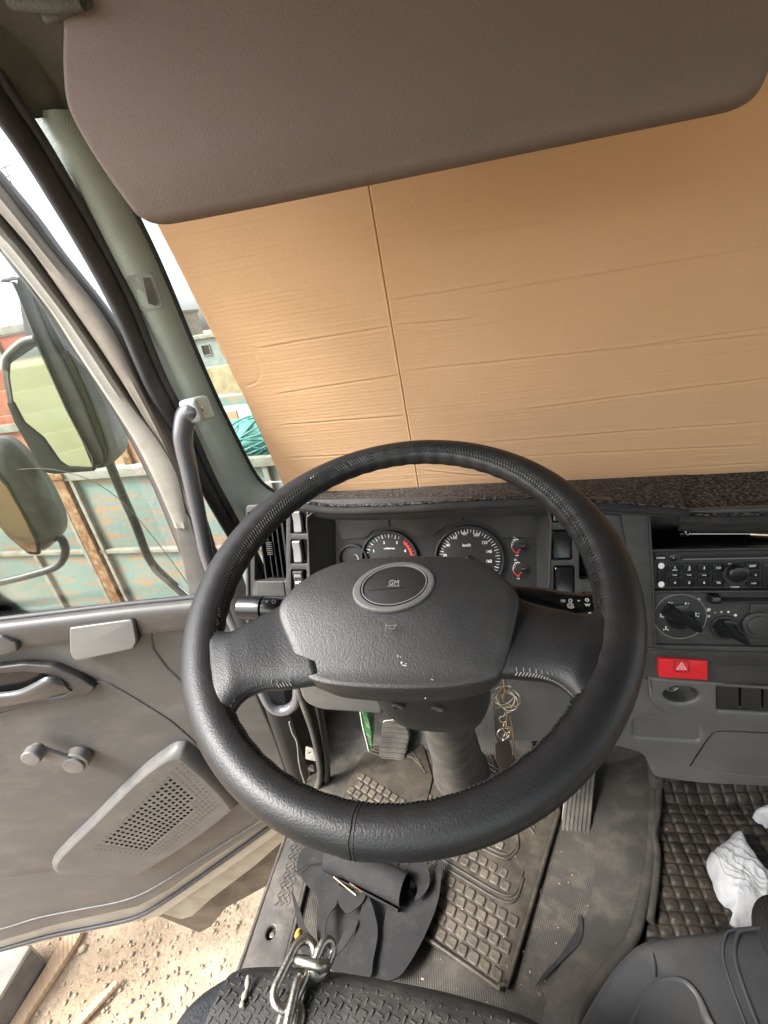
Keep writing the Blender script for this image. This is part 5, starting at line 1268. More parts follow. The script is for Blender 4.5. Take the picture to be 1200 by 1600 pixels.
# ================================================================ driver seat, chain
SEATZ = .435
def seat():
    St = empty('driver_seat', V((0, -.45, .2)), 'black vinyl driver seat with diamond tread rubber cover across its front edge', 'seat')
    # top plan: front edge traced on seat height
    zt = ZP(SEATZ)
    fe = [zt(x, y) for x, y in ((262, 1625), (270, 1592), (290, 1562), (320, 1538), (352, 1522), (390, 1514), (440, 1516), (520, 1524), (600, 1538), (690, 1556), (780, 1582), (830, 1600), (900, 1640))]
    fe = [fe[0]+V((.004, -.012, -.26)), fe[0]+V((0, -.006, -.03))] + fe + [fe[-1]+V((.004, -.006, -.03)), fe[-1]+V((.0, -.012, -.26))]
    rows = []
    for dy, dz in ((-.45, .0), (-.2, .0), (-.06, -.001), (-.02, -.004), (0, -.014), (.010, -.034), (.012, -.07), (.004, -.13)):
        rows.append([p + V((0, dy, dz)) for p in fe])
    # taper the side
    surf('cushion', rows, M['seat'], St, thick=.01, su=5, sv=4)
    # cover panel over the middle, slightly proud
    fe2 = [zt(x, y) for x, y in ((352, 1521), (372, 1515), (440, 1514), (520, 1523), (600, 1537), (690, 1555), (780, 1581), (830, 1599), (900, 1639))]
    rows = []
    for dy, dz in ((-.45, .006), (-.2, .006), (-.06, .005), (-.02, .002), (.002, -.010), (.013, -.034), (.015, -.06)):
        rows.append([p + V((0, dy, dz)) for p in fe2])
    surf('tread_cover', rows, M['seatcover'], St, thick=.005, su=5, sv=4)
    # tread bars in alternating directions
    b = bmesh.new(); k = 0
    def zc(x, y):     # height of the cover
        yy = None
        for i in range(len(fe2)-1):
            if fe2[i].x <= x <= fe2[i+1].x:
                t = (x-fe2[i].x)/(fe2[i+1].x-fe2[i].x); yy = fe2[i].y+(fe2[i+1].y-fe2[i].y)*t
        if yy is None: return None
        d = y-yy
        if d > -.002: return None
        pts = ((-.45, .006), (-.2, .006), (-.06, .005), (-.02, .002), (.002, -.010))
        for (d0, z0), (d1, z1) in zip(pts, pts[1:]):
            if d0 <= d <= d1: return SEATZ + z0+(z1-z0)*(d-d0)/(d1-d0) + .0008
    x = -.19
    i = 0
    while x < .16:
        y = -.33; j = 0
        while y < -.15:
            z = zc(x+(j % 2)*.0035, y)
            if z is not None:
                a = .75 if (i+j) % 2 else -.75; a += .5
                p = V((x+(j % 2)*.0, y, z)); d = V((cos(a), sin(a), 0)); e = V((-d.y, d.x, 0))
                q = [p+d*u*.0042+e*v*.0010+V((0, 0, h)) for h, w_ in ((-.001, 1), (.0013, .7)) for u, v in ((-w_, -w_), (w_, -w_), (w_, w_), (-w_, w_))]
                vv = [b.verts.new(r) for r in q]
                for f_ in ((0, 1, 5, 4), (1, 2, 6, 5), (2, 3, 7, 6), (3, 0, 4, 7), (4, 5, 6, 7)): b.faces.new([vv[m] for m in f_])
            y += .0072; j += 1
        x += .0078; i += 1
    tag(bmobj('tread_bars', b, M['seatcover'], St, smooth=0), kind='stuff')
    # frayed seam with foam showing
    pts = [ZP(SEATZ+.006)(x, y) for x, y in ((388, 1524), (386, 1545), (380, 1562), (378, 1575))]
    tube('torn_seam', pts, lambda t: .0016+.0014*abs(sin(t*9)), M['paintdirty'], St, n=6)
seat()

def chain():
    C = empty('steel_chain', ZP(SEATZ+.012)(455, 1540), 'galvanised steel chain lying over the front edge of the driver seat', 'chain')
    zt = ZP(SEATZ+.016)
    def lk(c, d, up_, L=.046, Wd=.030, r=.0040):
        """one stadium shaped link: d along, up_ normal of its plane"""
        d = V(d).normalized(); n = (V(up_)-d*V(up_).dot(d)).normalized(); s = n.cross(d); h = (L-Wd)/2; R_ = Wd/2-r; pts = []
        for k in range(9): t = -pi/2+pi*k/8; pts.append(V(c)+d*(h+R_*cos(t))+s*R_*sin(t))
        for k in range(9): t = pi/2+pi*k/8; pts.append(V(c)+d*(-h+R_*cos(t))+s*R_*sin(t))
        return tube('link', pts, r, M['steel'], C, n=12, closed=True, sm=1, smooth=180)
    P = [((505, 1497), (.3, 1, .1), (1, -.3, .7), .036, .024, .010), ((487, 1505), (1, -.05, .1), (0, .9, .35), .040, .024, .012), ((461, 1520), (.22, 1, -.1), (.35, 0, 1), .062, .030, .014), ((459, 1582), (-.05, 1, 0), (1, 0, .12), .056, .024, .010), ((446, 1625), (0, 1, 0), (.2, 0, 1), .056, .026, .008)]
    for i, (px, d, u, L, Wd, dz) in enumerate(P):
        c = ZP(SEATZ+dz)(*px); lk(c, d, u, L*1.03, Wd*1.04, .0046)
chain()

# ================================================================ engine cover console at the lower right
def console():
    Z0 = .235
    zt = ZP(Z0)
    C = empty('engine_console', zt(1100, 1560), 'blue grey moulded console beside the driver seat with rounded recess and ridged edge', 'console')
    fe = [zt(x, y) for x, y in ((880, 1680), (905, 1600), (925, 1560), (950, 1520), (975, 1490), (1003, 1467), (1050, 1457), (1100, 1451), (1150, 1448), (1230, 1446), (1330, 1445))]
    cen = zt(1150, 1760)
    rows = []
    for s, dz in ((.02, .0), (.3, .004), (.6, .006), (.8, .006), (.92, .003), (.975, -.004), (1.0, -.018), (1.012, -.05), (1.02, -.11), (1.03, -.22)):
        rows.append([cen.lerp(p, s)+V((0, 0, dz)) for p in fe])
    surf('cover_shell', rows, M['console'], C, thick=.004, su=5, sv=3)
    # rounded recess: a shallow dome edge
    o = [zt(x, y) for x, y in ((980, 1625), (990, 1585), (1008, 1552), (1035, 1534), (1065, 1534), (1088, 1555), (1105, 1590), (1118, 1630), (1050, 1660))]
    O = cr(o, 5, True); c = sum(O, V((0, 0, 0)))/len(O)
    rings('cup_recess', [[c+(p-c)*s+V((0, 0, z)) for p in O] for s, z in ((1.08, .002), (1.03, .009), (.97, .0095), (.9, .006), (.7, .005), (.2, .005))], M['console'], C, cap=False, smooth=180)
    for off, r in ((0, .0014), (.026, .0024)):
        tube('ridge', [zt(x+off*700, y)+V((0, 0, .006)) for x, y in ((1186, 1660), (1162, 1600), (1140, 1540), (1129, 1500), (1131, 1470), (1145, 1456), (1215, 1452), (1300, 1451))], r, M['console'], C, n=10)
    tube('slot_mark', [zt(1019, 1493)+V((0, 0, .004)), zt(1021, 1512)+V((0, 0, .007)), zt(1021, 1530)+V((0, 0, .008))], .0022, M['console'], C, n=8)
    # gear lever boot: stacked rubber folds
    G = empty('gear_boot', zt(1225, 1540), 'black corrugated rubber gear lever boot at the right edge of the console', 'gear lever boot')
    rg = []; c = zt(1262, 1505); 
    for k in range(60):
        t = k/59; R_ = (.047-.022*t) + .0035*sin(t*2*pi*8); rg.append([c+V((R_*1.0*cos(a), R_*1.45*sin(a), -.004+.055*t)) for a in [2*pi*i/40 for i in range(40)]])
    rings('rubber_folds', rg, M['black'], G, smooth=180); bpy.data.objects['rubber_folds'].data.materials[0] = M['matte']
    tube('lever', [c+V((0, 0, .03)), c+V((.03, .01, .16))], .007, M['matte'], G, n=12, sm=2)
console()

# ================================================================ plastic bags
def bag(label, px, z, seed, hgt=.05):
    f = Fr((0, 0, z), (1, 0, 0), (0, 1, 0)); O = cr([V(f.ab(x, y)) for x, y in px], 16, True); c = sum(O, V((0, 0)))/len(O); n = len(O); rg = []
    for k in range(70):
        t = k/69; s = cos(t*pi/2)**.7 if t < 1 else .02; hh = hgt*sin(t*pi/2)
        ring = []
        for i, p in enumerate(O):
            q = c+(p-c)*max(s, .02)
            ac = (q.x-O[0].x)*.93+(q.y-O[0].y)*.36; al = -(q.x-O[0].x)*.36+(q.y-O[0].y)*.93; rid = lambda a, b, k: .5-abs(noise.noise(V((a, b, k+seed))))*1.6
            w_ = .007*noise.noise(V((q.x*22+seed, q.y*22, t*2))) + .007*rid(ac*38+2*noise.noise(V((al*20, ac*20, 4))), al*7, 1) + .0035*rid(ac*85+2*noise.noise(V((al*30, ac*30, 9))), al*16, 2) + .0016*rid(ac*160, al*60, 5)
            ring.append(V((q.x+w_*.5, q.y+w_*.6, z+hh+w_*(.4+t*.6))))
        rg.append(ring)
    o = rings('plastic_bag', rg, M['bag'], None, smooth=180); tag(o, label, 'plastic bag')
bag('crumpled white plastic bag lying on the passenger mat beside the console', ((1148, 1306), (1160, 1325), (1190, 1370), (1215, 1400), (1225, 1450), (1170, 1452), (1140, 1446), (1143, 1432), (1118, 1395), (1103, 1355), (1110, 1338), (1132, 1322)), .03, 3, .05)
bag('end of a second white plastic bag at the right edge higher up the mat', ((1232, 1258), (1240, 1300), (1204, 1296), (1180, 1286), (1176, 1276), (1196, 1266)), .02, 9, .035)
# green foil packet behind the column
def packet():
    y = YP(.30)
    P = [y(x, yy) for x, yy in ((560, 1092), (572, 1092), (590, 1108), (588, 1140), (578, 1175), (570, 1130))]
    rows = [[y(561, 1092), y(567, 1130), y(577, 1172)], [y(570, 1092)+V((0, -.012, 0)), y(580, 1130)+V((0, -.012, 0)), y(581, 1172)], [y(584, 1100), y(584, 1138), y(582, 1168)]]
    o = surf('foil_packet', rows, M['greenpack'], None, thick=.002); tag(o, 'green and white foil packet stuck behind the steering column above the clutch', 'packet')
    tube('white_edge', [p+V((-.001, -.002, 0)) for p in rows[0]], .0015, M['white'], o, n=6)
packet()
# ================================================================ open driver's door
def door():
    Dr = empty('cab_door', FD.w(-.3, -.1, -.03), 'open driver door with warm grey trim panel, window crank, inner handle and perforated speaker pod', 'door')
    q = lambda x, y, h=0: V(FD.ab(x, y, h))
    # trim panel outline
    tr = [q(x, y) for x, y in ((-330, 1008), (0, 975), (150, 957), (300, 940), (352, 936), (372, 1010), (400, 1080), (430, 1150), (452, 1215), (458, 1262), (410, 1294), (330, 1345), (262, 1393), (215, 1418), (160, 1430), (80, 1448), (0, 1472), (-330, 1560))]
    pr = rc([q(x, y) for x, y in ((238, 990), (250, 980), (300, 975), (334, 985), (334, 1050), (300, 1078), (262, 1042), (242, 1014))], .012)
    plate('trim_panel', FD, [rc(tr, .01), pr], .03, M['door'], Dr, .008, 0, seg=4)
    # top ledge, lighter
    a = [FD.px(x, y, .002) for x, y in ((-330, 1012), (0, 974), (100, 962), (200, 950), (300, 940), (348, 934))]
    surf('window_ledge', [[p+V((0, 0, .002)) for p in a], [p+FD.n*.010+V((0, 0, .0)) for p in a], [p+FD.n*.014+V((0, 0, -.012)) for p in a], [p+FD.n*.006+V((0, 0, -.05)) for p in a], [p+FD.n*.0005+V((0, 0, -.065)) for p in a]], M['door'], Dr, thick=.003)
    tube('window_seal', [p+V((0, 0, .006))-FD.n*.006 for p in a], .006, M['rubber'], Dr, n=10)
    # swage: raised lower field bounded by a sweeping crease
    sw = [q(x, y, .01) for x, y in ((-330, 1130), (0, 1120), (60, 1100), (130, 1070), (160, 1068), (200, 1090), (265, 1130), (310, 1170), (350, 1215), (385, 1260), (405, 1285), (330, 1325), (262, 1365), (200, 1372), (110, 1360), (0, 1375), (-330, 1420))]
    plate('lower_field', FD, [rc(sw, .03)], .004, M['door'], Dr, .0028, .0020, seg=5)
    tube('panel_swage', [FD.px(x, y, .001) for x, y in ((-60, 1462), (0, 1452), (60, 1434), (130, 1420), (190, 1408), (235, 1390), (300, 1350), (380, 1300), (440, 1262))], .003, M['door'], Dr, n=10)
    # concave pull near the hinge
    pc = sum(pr, V((0, 0)))/len(pr)
    rings('front_recess', [[FD.w(*(pc+(p-pc)*t), h) for p in pr] for t, h in ((1.03, -.003), (.97, -.014), (.85, -.022), (.5, -.026))], M['doordark'], Dr, smooth=60)
    # flat blank plate under the ledge
    pl_ = [q(x, y, .024) for x, y in ((108, 982), (202, 969), (208, 971), (213, 1002), (208, 1014), (122, 1033), (114, 1031), (109, 1020))]
    plate('blank_plate_gap', FD, [rc([sum(pl_, V((0, 0)))/8+(p-sum(pl_, V((0, 0)))/8)*1.04 for p in pl_], .004)], .02, M['matte'], Dr, .001, .021)
    plate('blank_plate', FD, [rc(pl_, .005)], .014, mat('smooth grey cover', (.16, .16, .158), .35, dust=((.25, .22, .18), .3, 20)), Dr, .003, .024, seg=4)
    # second plate at the left edge
    p2 = [q(x, y, .012) for x, y in ((-40, 992), (8, 988), (32, 1000), (33, 1012), (0, 1022), (-40, 1030))]
    plate('armrest_end', FD, [rc(p2, .004)], .02, M['doordark'], Dr, .004, .024)
    # inner handle: dark bezel, black cavity, lever
    bz = [q(x, y, .008) for x, y in ((-120, 1052), (-20, 1040), (40, 1033), (85, 1036), (130, 1055), (153, 1070), (140, 1082), (90, 1092), (40, 1102), (-20, 1112), (-120, 1130))]
    cv = [q(x, y, .008) for x, y in ((-110, 1062), (-20, 1050), (40, 1045), (75, 1048), (100, 1060), (118, 1074), (100, 1083), (40, 1092), (-20, 1103), (-110, 1118))]
    plate('handle_bezel', FD, [rc(bz, .008), rc(cv, .006)], .016, M['dash'], Dr, .004, .018, seg=4)
    plate('handle_cavity', FD, [rc(cv, .006)], .002, M['black'], Dr, 0, .0095)
    rows = [[FD.px(x, y, h) for x, y, h in r] for r in (
        ((-60, 1088, .016), (0, 1083, .018), (30, 1079, .02), (55, 1068, .022), (75, 1058, .022), (92, 1060, .018)),
        ((-60, 1096, .024), (0, 1090, .026), (32, 1086, .028), (58, 1075, .03), (80, 1066, .028), (104, 1072, .02)),
        ((-60, 1106, .018), (0, 1101, .02), (40, 1095, .02), (70, 1088, .02), (95, 1082, .018), (112, 1078, .014)))]
    surf('door_lever', rows, mat('dark satin lever', (.06, .06, .06), .25), Dr, thick=.004)
    # window crank
    ca, cb = q(117, 1193, .030), q(47, 1187, .056)
    fA = Fr(FD.w(ca.x, ca.y, .0), FD.u, FD.v)
    cm = mat('crank plastic', (.15, .145, .14), .4)
    k = plate('crank_hub', FD, [circ(ca.x, ca.y, .029, 40)], .024, cm, Dr, .003, .030, seg=4)
    plate('hub_cap', FD, [circ(ca.x-.003, ca.y-.003, .024, 40)], .01, cm, k, .002, .036)
    d = (cb-ca); e = V((-d.y, d.x)).normalized()
    plate('crank_arm', FD, [rc([ca+e*.02, cb+e*.014, cb-e*.012, ca-e*.016], .006)], .010, cm, Dr, .003, .034, seg=4)
    k = plate('crank_knob', FD, [circ(cb.x, cb.y, .021, 36)], .024, cm, Dr, .004, .056, seg=4)
    plate('knob_neck', FD, [circ(cb.x, cb.y, .015, 30)], .01, cm, k, .001, .034)
    # speaker pod
    c0 = [(82, 1348), (92, 1328), (150, 1270), (215, 1205), (262, 1168), (285, 1160), (300, 1168), (340, 1205), (372, 1243), (368, 1256), (300, 1308), (230, 1352), (212, 1360), (150, 1359), (100, 1359)]
    B0 = cr([q(x, y, .009) for x, y in c0], 5, True); cc = q(245, 1282, .03)
    rg = []
    for s, h in ((1.0, .004), (.99, .014), (.965, .024), (.93, .032), (.90, .0345)): rg.append([FD.w(*(cc+(p-cc)*s), h) for p in B0])
    rings('speaker_pod', rg, M['pod'], Dr, cap=False, smooth=180)
    # perforated face
    inner = [cc+(p-cc)*.90 for p in B0]
    ga = [q(x, y, .0345) for x, y in ((148, 1326), (282, 1194), (340, 1258), (242, 1338))]
    g0, gu, gv = ga[0], None, None
    holes = []; blind = []
    nu, nv = 22, 13
    def gp(u, v):   # bilinear on the photographed corners of the grille
        return ga[0]*(1-u)*(1-v)+ga[1]*u*(1-v)+ga[2]*u*v+ga[3]*(1-u)*v
    for i in range(nu):
        for j in range(nv):
            u, v = i/(nu-1), j/(nv-1); c = gp(u, v)
            s = (gp(min(u+1/nu, 1), v)-gp(max(u-1/nu, 0), v)).length/2*.36; s = min(max(s*1.4, .0032), .0052)
            hole = (1 < i < nu-3) and (0 < j < nv-3) and not (i > nu-6 and j > nv-6)
            (holes if hole else blind).append([c+V((s*cos(t), s*sin(t))) for t in [2*pi*k/10 for k in range(10)]])
    plate('grille', FD, [inner] + holes, .003, M['pod'], Dr, 0, .0345)
    plate('speaker_cone', FD, [[cc+(p-cc)*.85 for p in B0]], .002, M['black'], Dr, 0, .026)
    b = bmesh.new()
    for r in blind:
        c = sum(r, V((0, 0)))/10; 
        vs = [b.verts.new(FD.w(p.x, p.y, .0345)) for p in r]; v2 = [b.verts.new(FD.w(c.x+(p.x-c.x)*.8, c.y+(p.y-c.y)*.8, .0352)) for p in r]; v3 = [b.verts.new(FD.w(c.x+(p.x-c.x)*.55, c.y+(p.y-c.y)*.55, .0348)) for p in r]
        for A, B_ in ((vs, v2), (v2, v3)):
            for i in range(10): b.faces.new((A[i], A[(i+1) % 10], B_[(i+1) % 10], B_[i]))
        b.faces.new(v3)
    tag(bmobj('blind_holes', b, M['doordark'], Dr, smooth=60), kind='stuff')
    # door shell: painted steel edge showing below the trim, seals
    sh = [q(x, y, -.035) for x, y in ((-330, 1600), (0, 1487), (100, 1462), (180, 1446), (250, 1430), (300, 1395), (380, 1340), (470, 1275), (478, 1240), (466, 1160), (440, 1080), (420, 1040), (380, 960), (352, 930), (-330, 1000))]
    plate('door_shell', FD, [rc(sh, .008)], .02, M['paint'], Dr, .003, -.032)
    tube('door_seal', [FD.px(x, y, -.028) for x, y in ((-100, 1512), (0, 1484), (80, 1462), (160, 1446), (215, 1432), (262, 1405), (330, 1358), (400, 1308), (462, 1262))], .0065, M['rubber'], Dr, n=10)
    plate('lower_skirt', FD, [rc([q(x, y, -.07) for x, y in ((250, 1427), (283, 1437), (300, 1432), (330, 1405), (400, 1352), (470, 1290), (460, 1262), (400, 1300), (330, 1352))], .004)], .02, M['paintdirty'], Dr, .003, -.07)
    wa = Fr(FD.w(0, 0, -.12), FD.u, FD.v)
    plate('step_housing', wa, [rc([V(wa.ab(x, y)) for x, y in ((230, 1425), (312, 1458), (330, 1448), (352, 1420), (440, 1372), (470, 1300), (440, 1290), (330, 1370))], .006)], .05, mat('dirty step well', (.06, .048, .038), .6, col2=(.16, .13, .1), nscale=12, contrast=(.4, .8)), Dr, .004)
    tube('front_edge_strip', [FD.px(x, y, .004) for x, y in ((421, 1092), (430, 1120), (441, 1152), (452, 1185), (456, 1205), (451, 1225))], .0036, M['paint'], Dr, n=10)
    # window frame: painted front post in the door plane with rubber runs
    def run(pts, h0, r, m, name, flat=None): return tube(name, [FD.px(x, y, h0) for x, y in pts], r, m, Dr, n=12, flat=flat)
    R1 = [(-60, 205), (0, 268), (12, 282), (60, 340), (103, 399), (169, 483), (207, 545), (245, 622), (278, 690), (312, 780), (340, 870), (352, 930)]
    R2 = [(-60, 222), (0, 282), (10, 294), (50, 345), (92, 399), (160, 483), (198, 545), (237, 622), (270, 690), (306, 780), (335, 870), (348, 930)]
    R3 = [(-60, 262), (0, 314), (12, 326), (44, 362), (74, 399), (132, 483), (174, 545), (222, 622), (258, 690), (298, 780), (328, 870), (342, 930)]
    R4 = [(-60, 280), (0, 331), (12, 345), (35, 375), (56, 399), (119, 483), (162, 545), (212, 622), (256, 680), (284, 731), (297, 786), (302, 812)]
    R5 = [(-60, 320), (0, 367), (10, 378), (22, 388), (33, 399), (99, 483), (138, 545), (188, 622), (222, 676), (250, 731), (274, 786), (284, 812)]
    R6 = [(-60, 345), (-20, 368), (-10, 380), (0, 390), (8, 399), (71, 483), (116, 545), (168, 622), (199, 676), (227, 731), (252, 786), (310, 932)]
    def ribbon(name, pa, pb, h0, h1, m):
        A = [FD.px(x, y, h0) for x, y in pa]; B_ = [FD.px(x, y, h0) for x, y in pb]
        A1 = [p+FD.n*(h1-h0) for p in A]; B1 = [p+FD.n*(h1-h0) for p in B_]
        return surf(name, [A, A1, [a.lerp(b, .5)+FD.n*.002 for a, b in zip(A1, B1)], B1, B_], m, Dr, thick=.002, sv=2)
    ribbon('frame_outer_strip', R1, R2, -.045, -.030, M['frame'])
    ribbon('frame_channel', R2, R3, -.04, -.012, mat('dusty brown frame', (.2, .175, .15), .5, col2=(.27, .24, .2), nscale=30))
    ribbon('frame_groove', R3, R4, -.04, -.030, M['rubber'])
    ribbon('frame_post', R4, R5, -.04, -.006, M['paint'])
    A = [FD.px(x, y, -.010) for x, y in R5]; B_ = [FD.px(x, y, -.045) for x, y in R6]
    surf('glass_run', [A, [a.lerp(b, .5)+FD.n*.002 for a, b in zip(A, B_)], B_], mat('dark glass run', (.07, .062, .058), .5, rvar=.1), Dr, thick=.003, sv=3)
    # small triangle block at the foot of the frame
    plate('frame_foot', FD, [rc([q(x, y) for x, y in ((268, 800), (285, 796), (296, 812), (322, 905), (330, 935), (296, 938), (282, 870))], .004)], .02, M['frame'], Dr, .002, -.004)
    # side window glass, half lowered edge: a full pane behind the trim
    pane = [q(x, y, -.03) for x, y in ((-330, 1010), (-330, 100), (-60, 270), (-12, 350), (30, 420), (92, 520), (148, 620), (196, 715), (238, 805), (272, 880), (292, 942), (0, 970))]
    plate('window_pane', FD, [[p for p in pane]], .004, M['glass'], Dr, 0, -.030)
    return Dr
door()

# ================================================================ wing mirrors
def mirrors():
    n = V((.30, -.95, 0)).normalized()
    def plane(D): return Fr(CAM + ray(100, 600)*D, (-n.y, n.x, 0), (0, 0, 1))
    fm = Fr(V((-.72, .42, .95)), (.93, .36, 0), (0, 0, 1))
    E = empty('wing_mirror', fm.px(100, 640), 'large rectangular door mirror in black housing reflecting a pale yellow wall', 'mirror')
    q = lambda x, y, h=0: V(fm.ab(x, y, h))
    # housing body: thick rounded case
    ho = [q(x, y) for x, y in ((3, 575), (8, 553), (36, 528), (30, 470), (26, 436), (44, 440), (66, 478), (105, 545), (142, 585), (163, 630), (178, 678), (186, 703), (183, 716), (168, 729), (150, 733), (110, 739), (82, 741), (66, 735), (48, 705), (20, 655), (8, 612))]
    HO = cr(ho, 4, True); c = sum(HO, V((0, 0)))/len(HO); rg = []
    for s, h in ((.80, -.10), (.92, -.085), (.985, -.06), (1.0, -.03), (1.0, -.004), (.985, .0)): rg.append([fm.w(*(c+(p-c)*s), h) for p in HO])
    rings('housing', rg, mat('mirror case', (.13, .125, .12), .5, col2=(.2, .19, .175), nscale=18, bump=('noise', 200, .0006)), E, smooth=60)
    fl = [q(x, y, .012) for x, y in ((0, 436), (20, 431), (30, 433), (44, 449), (51, 469), (74, 525), (101, 572), (125, 622), (148, 682), (160, 710), (160, 724), (150, 731), (143, 729), (143, 717), (128, 690), (101, 638), (79, 589), (56, 536), (40, 496), (25, 457), (17, 441), (0, 441))]
    plate('inner_flank', fm, [rc(fl, .003)], .014, mat('dusty mirror flank', (.085, .083, .078), .6, col2=(.14, .135, .12), nscale=25, bump=('noise', 150, .0006)), E, .002, .012)
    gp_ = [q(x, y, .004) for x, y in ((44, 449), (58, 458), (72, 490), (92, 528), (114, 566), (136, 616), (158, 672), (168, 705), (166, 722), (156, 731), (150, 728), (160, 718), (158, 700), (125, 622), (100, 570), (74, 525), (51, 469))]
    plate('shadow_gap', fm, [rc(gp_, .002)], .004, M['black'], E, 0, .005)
    gl = [q(x, y, .006) for x, y in ((14, 590), (15, 568), (57, 540), (79, 589), (101, 638), (128, 690), (144, 729), (105, 729), (93, 721), (67, 684), (37, 660), (20, 628))]
    lo = [q(x, y, .008) for x, y in ((20, 628), (37, 660), (67, 684), (93, 721), (105, 729), (146, 730), (148, 736), (84, 741), (68, 737), (48, 705), (22, 660), (10, 628))]
    plate('lower_bezel', fm, [rc(lo, .003)], .012, M['matte'], E, .002, .009)
    rim = [sum(gl, V((0, 0)))/len(gl)+(p-sum(gl, V((0, 0)))/len(gl))*1.05 for p in gl]
    plate('glass_rim', fm, [rc(rim, .006), rc(gl, .005)], .012, M['frame'], E, .001, .007)
    plate('mirror_glass', fm, [rc(gl, .005)], .003, M['mirror'], E, 0, .0045)
    # pale cap along the housing's upper lip
    tube('cap_edge', [fm.px(x, y, .008) for x, y in ((6, 578), (9, 560), (22, 545), (38, 533), (54, 529))], .0065, M['paint'], E, n=10)
    # mounting arm down to the door
    tube('mirror_arm', [fm.px(x, y, -.01) for x, y in ((168, 715), (190, 770), (212, 820), (230, 867), (246, 890), (275, 917), (305, 945))], .0095, M['greytube'], E, n=14)
    tube('arm_sleeve', [fm.px(x, y, -.01) for x, y in ((238, 882), (247, 893), (275, 918), (302, 942))], .0108, M['chrome'], E, n=14)
    # strut coming in at the upper left
    # lower convex mirror
    fl_ = Fr(V((-.80, .40, .72)), (.93, .36, 0), (0, 0, 1)); q = lambda x, y, h=0: V(fl_.ab(x, y, h))
    E2 = empty('convex_mirror', fl_.px(30, 780), 'small rounded mirror seen edge on in dark domed housing below the large one', 'mirror')
    ho = [q(x, y) for x, y in ((-50, 700), (-10, 686), (20, 695), (55, 735), (80, 775), (95, 812), (94, 836), (80, 852), (68, 858), (40, 840), (10, 800), (-50, 740))]
    HO = cr(ho, 4, True); c = sum(HO, V((0, 0)))/len(HO); rg = []
    for s, h in ((1.0, -.03), (1.0, -.004), (.97, .012), (.88, .028), (.70, .040), (.4, .046), (.1, .048)): rg.append([fl_.w(*(c+(p-c)*s), h) for p in HO])
    rings('housing', rg, M['greytube'], E2, smooth=180)
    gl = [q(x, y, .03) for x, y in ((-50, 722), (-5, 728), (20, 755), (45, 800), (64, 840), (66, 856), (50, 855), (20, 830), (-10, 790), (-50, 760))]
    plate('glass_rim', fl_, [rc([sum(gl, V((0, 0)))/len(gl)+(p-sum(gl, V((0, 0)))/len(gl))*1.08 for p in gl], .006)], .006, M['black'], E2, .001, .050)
    plate('mirror_glass', fl_, [rc(gl, .006)], .003, mat('red tinted convex glass', (.42, .27, .22), .12, metal=1), E2, .0005, .0525)  # red brown tint paints in the reflection of an unbuilt red truck body
    tube('mirror_arm', [fl_.px(x, y, .0) for x, y in ((84, 836), (96, 842), (102, 858), (98, 874), (86, 886), (60, 895), (0, 910), (-120, 935))], .009, M['greytube'], E2, n=14)
    tube('arm_socket', [fl_.px(82, 830, 0), fl_.px(92, 842, 0)], .012, M['greytube'], E2, n=12, sm=1)
    # wire
    o = tube('thin_cable', [fm.px(x, y, .02) for x, y in ((-60, 738), (0, 736), (60, 732), (105, 738), (150, 755), (195, 788), (240, 840), (285, 900), (300, 925))], .0009, M['rail'], None, n=6); tag(o, 'thin pale cable sagging across the window in front of both mirrors', 'cable')
mirrors()
# ================================================================ outside
GZ = -1.25
M['yellowwall'] = mat('pale yellow boards', (.9, .88, .6), .8, col2=(.8, .78, .46), nscale=3)
def ground():
    xs = [-300, -60, -20, -8, -4, -2, 0, 2, 6, 20, 60, 300]
    vs = []; fs = []
    N = 140
    b = bmesh.new()
    # fine patch near the door with real relief, coarse sheet beyond
    x0, x1, y0, y1 = -3.2, .2, -.9, 1.4; nx, ny = 170, 120; g = []
    for j in range(ny+1):
        r = []
        for i in range(nx+1):
            x = x0+(x1-x0)*i/nx; y = y0+(y1-y0)*j/ny
            z = GZ + .012*noise.noise(V((x*3, y*3, 0)))+.006*noise.noise(V((x*14, y*14, 0)))+.004*max(0, noise.noise(V((x*45, y*45, 0))))
            ed = min(i, nx-i, j, ny-j)/6; z = GZ+(z-GZ)*min(1, ed)
            r.append(b.verts.new((x, y, z)))
        g.append(r)
    for j in range(ny):
        for i in range(nx): b.faces.new((g[j][i], g[j][i+1], g[j+1][i+1], g[j+1][i]))
    o = bmobj('ground', b, M['ground'], None, smooth=180); tag(o, 'sandy gravel yard', kind='structure')
    X = [-400, x0, x1, 400]; Y = [-400, y0, y1, 400]; b = bmesh.new(); vv = [[b.verts.new((x, y, GZ)) for x in X] for y in Y]
    for j in range(3):
        for i in range(3):
            if (i, j) != (1, 1): b.faces.new((vv[j][i], vv[j][i+1], vv[j+1][i+1], vv[j+1][i]))
    o = bmobj('ground_beyond', b, M['ground'], None, smooth=0); o.name = 'yard_ground'; tag(o, 'sandy gravel yard reaching the horizon', kind='structure')
    # loose stones
    b = bmesh.new(); random.seed(31)
    for i in range(500):
        p = hit(random.uniform(20, 470), random.uniform(1400, 1640), V((0, 0, 1)), (0, 0, GZ)); r = random.choice((.003, .004, .005, .006, .009))
        if random.random() < .006: r = .018
        m = Matrix.Translation(p+V((0, 0, r*.2))) @ Matrix.Rotation(random.uniform(0, 6), 4, 'Z') @ Matrix.Diagonal((random.uniform(.8, 1.6), 1, .5, 1)) @ Matrix.Scale(r, 4)
        bmesh.ops.create_icosphere(b, subdivisions=1, radius=1, matrix=m)
    o = bmobj('gravel', b, mat('gravel stones', (.29, .22, .15), .9, col2=(.38, .31, .23), nscale=9), None, smooth=180); tag(o, 'loose pebbles on the sandy yard', kind='stuff')
ground()
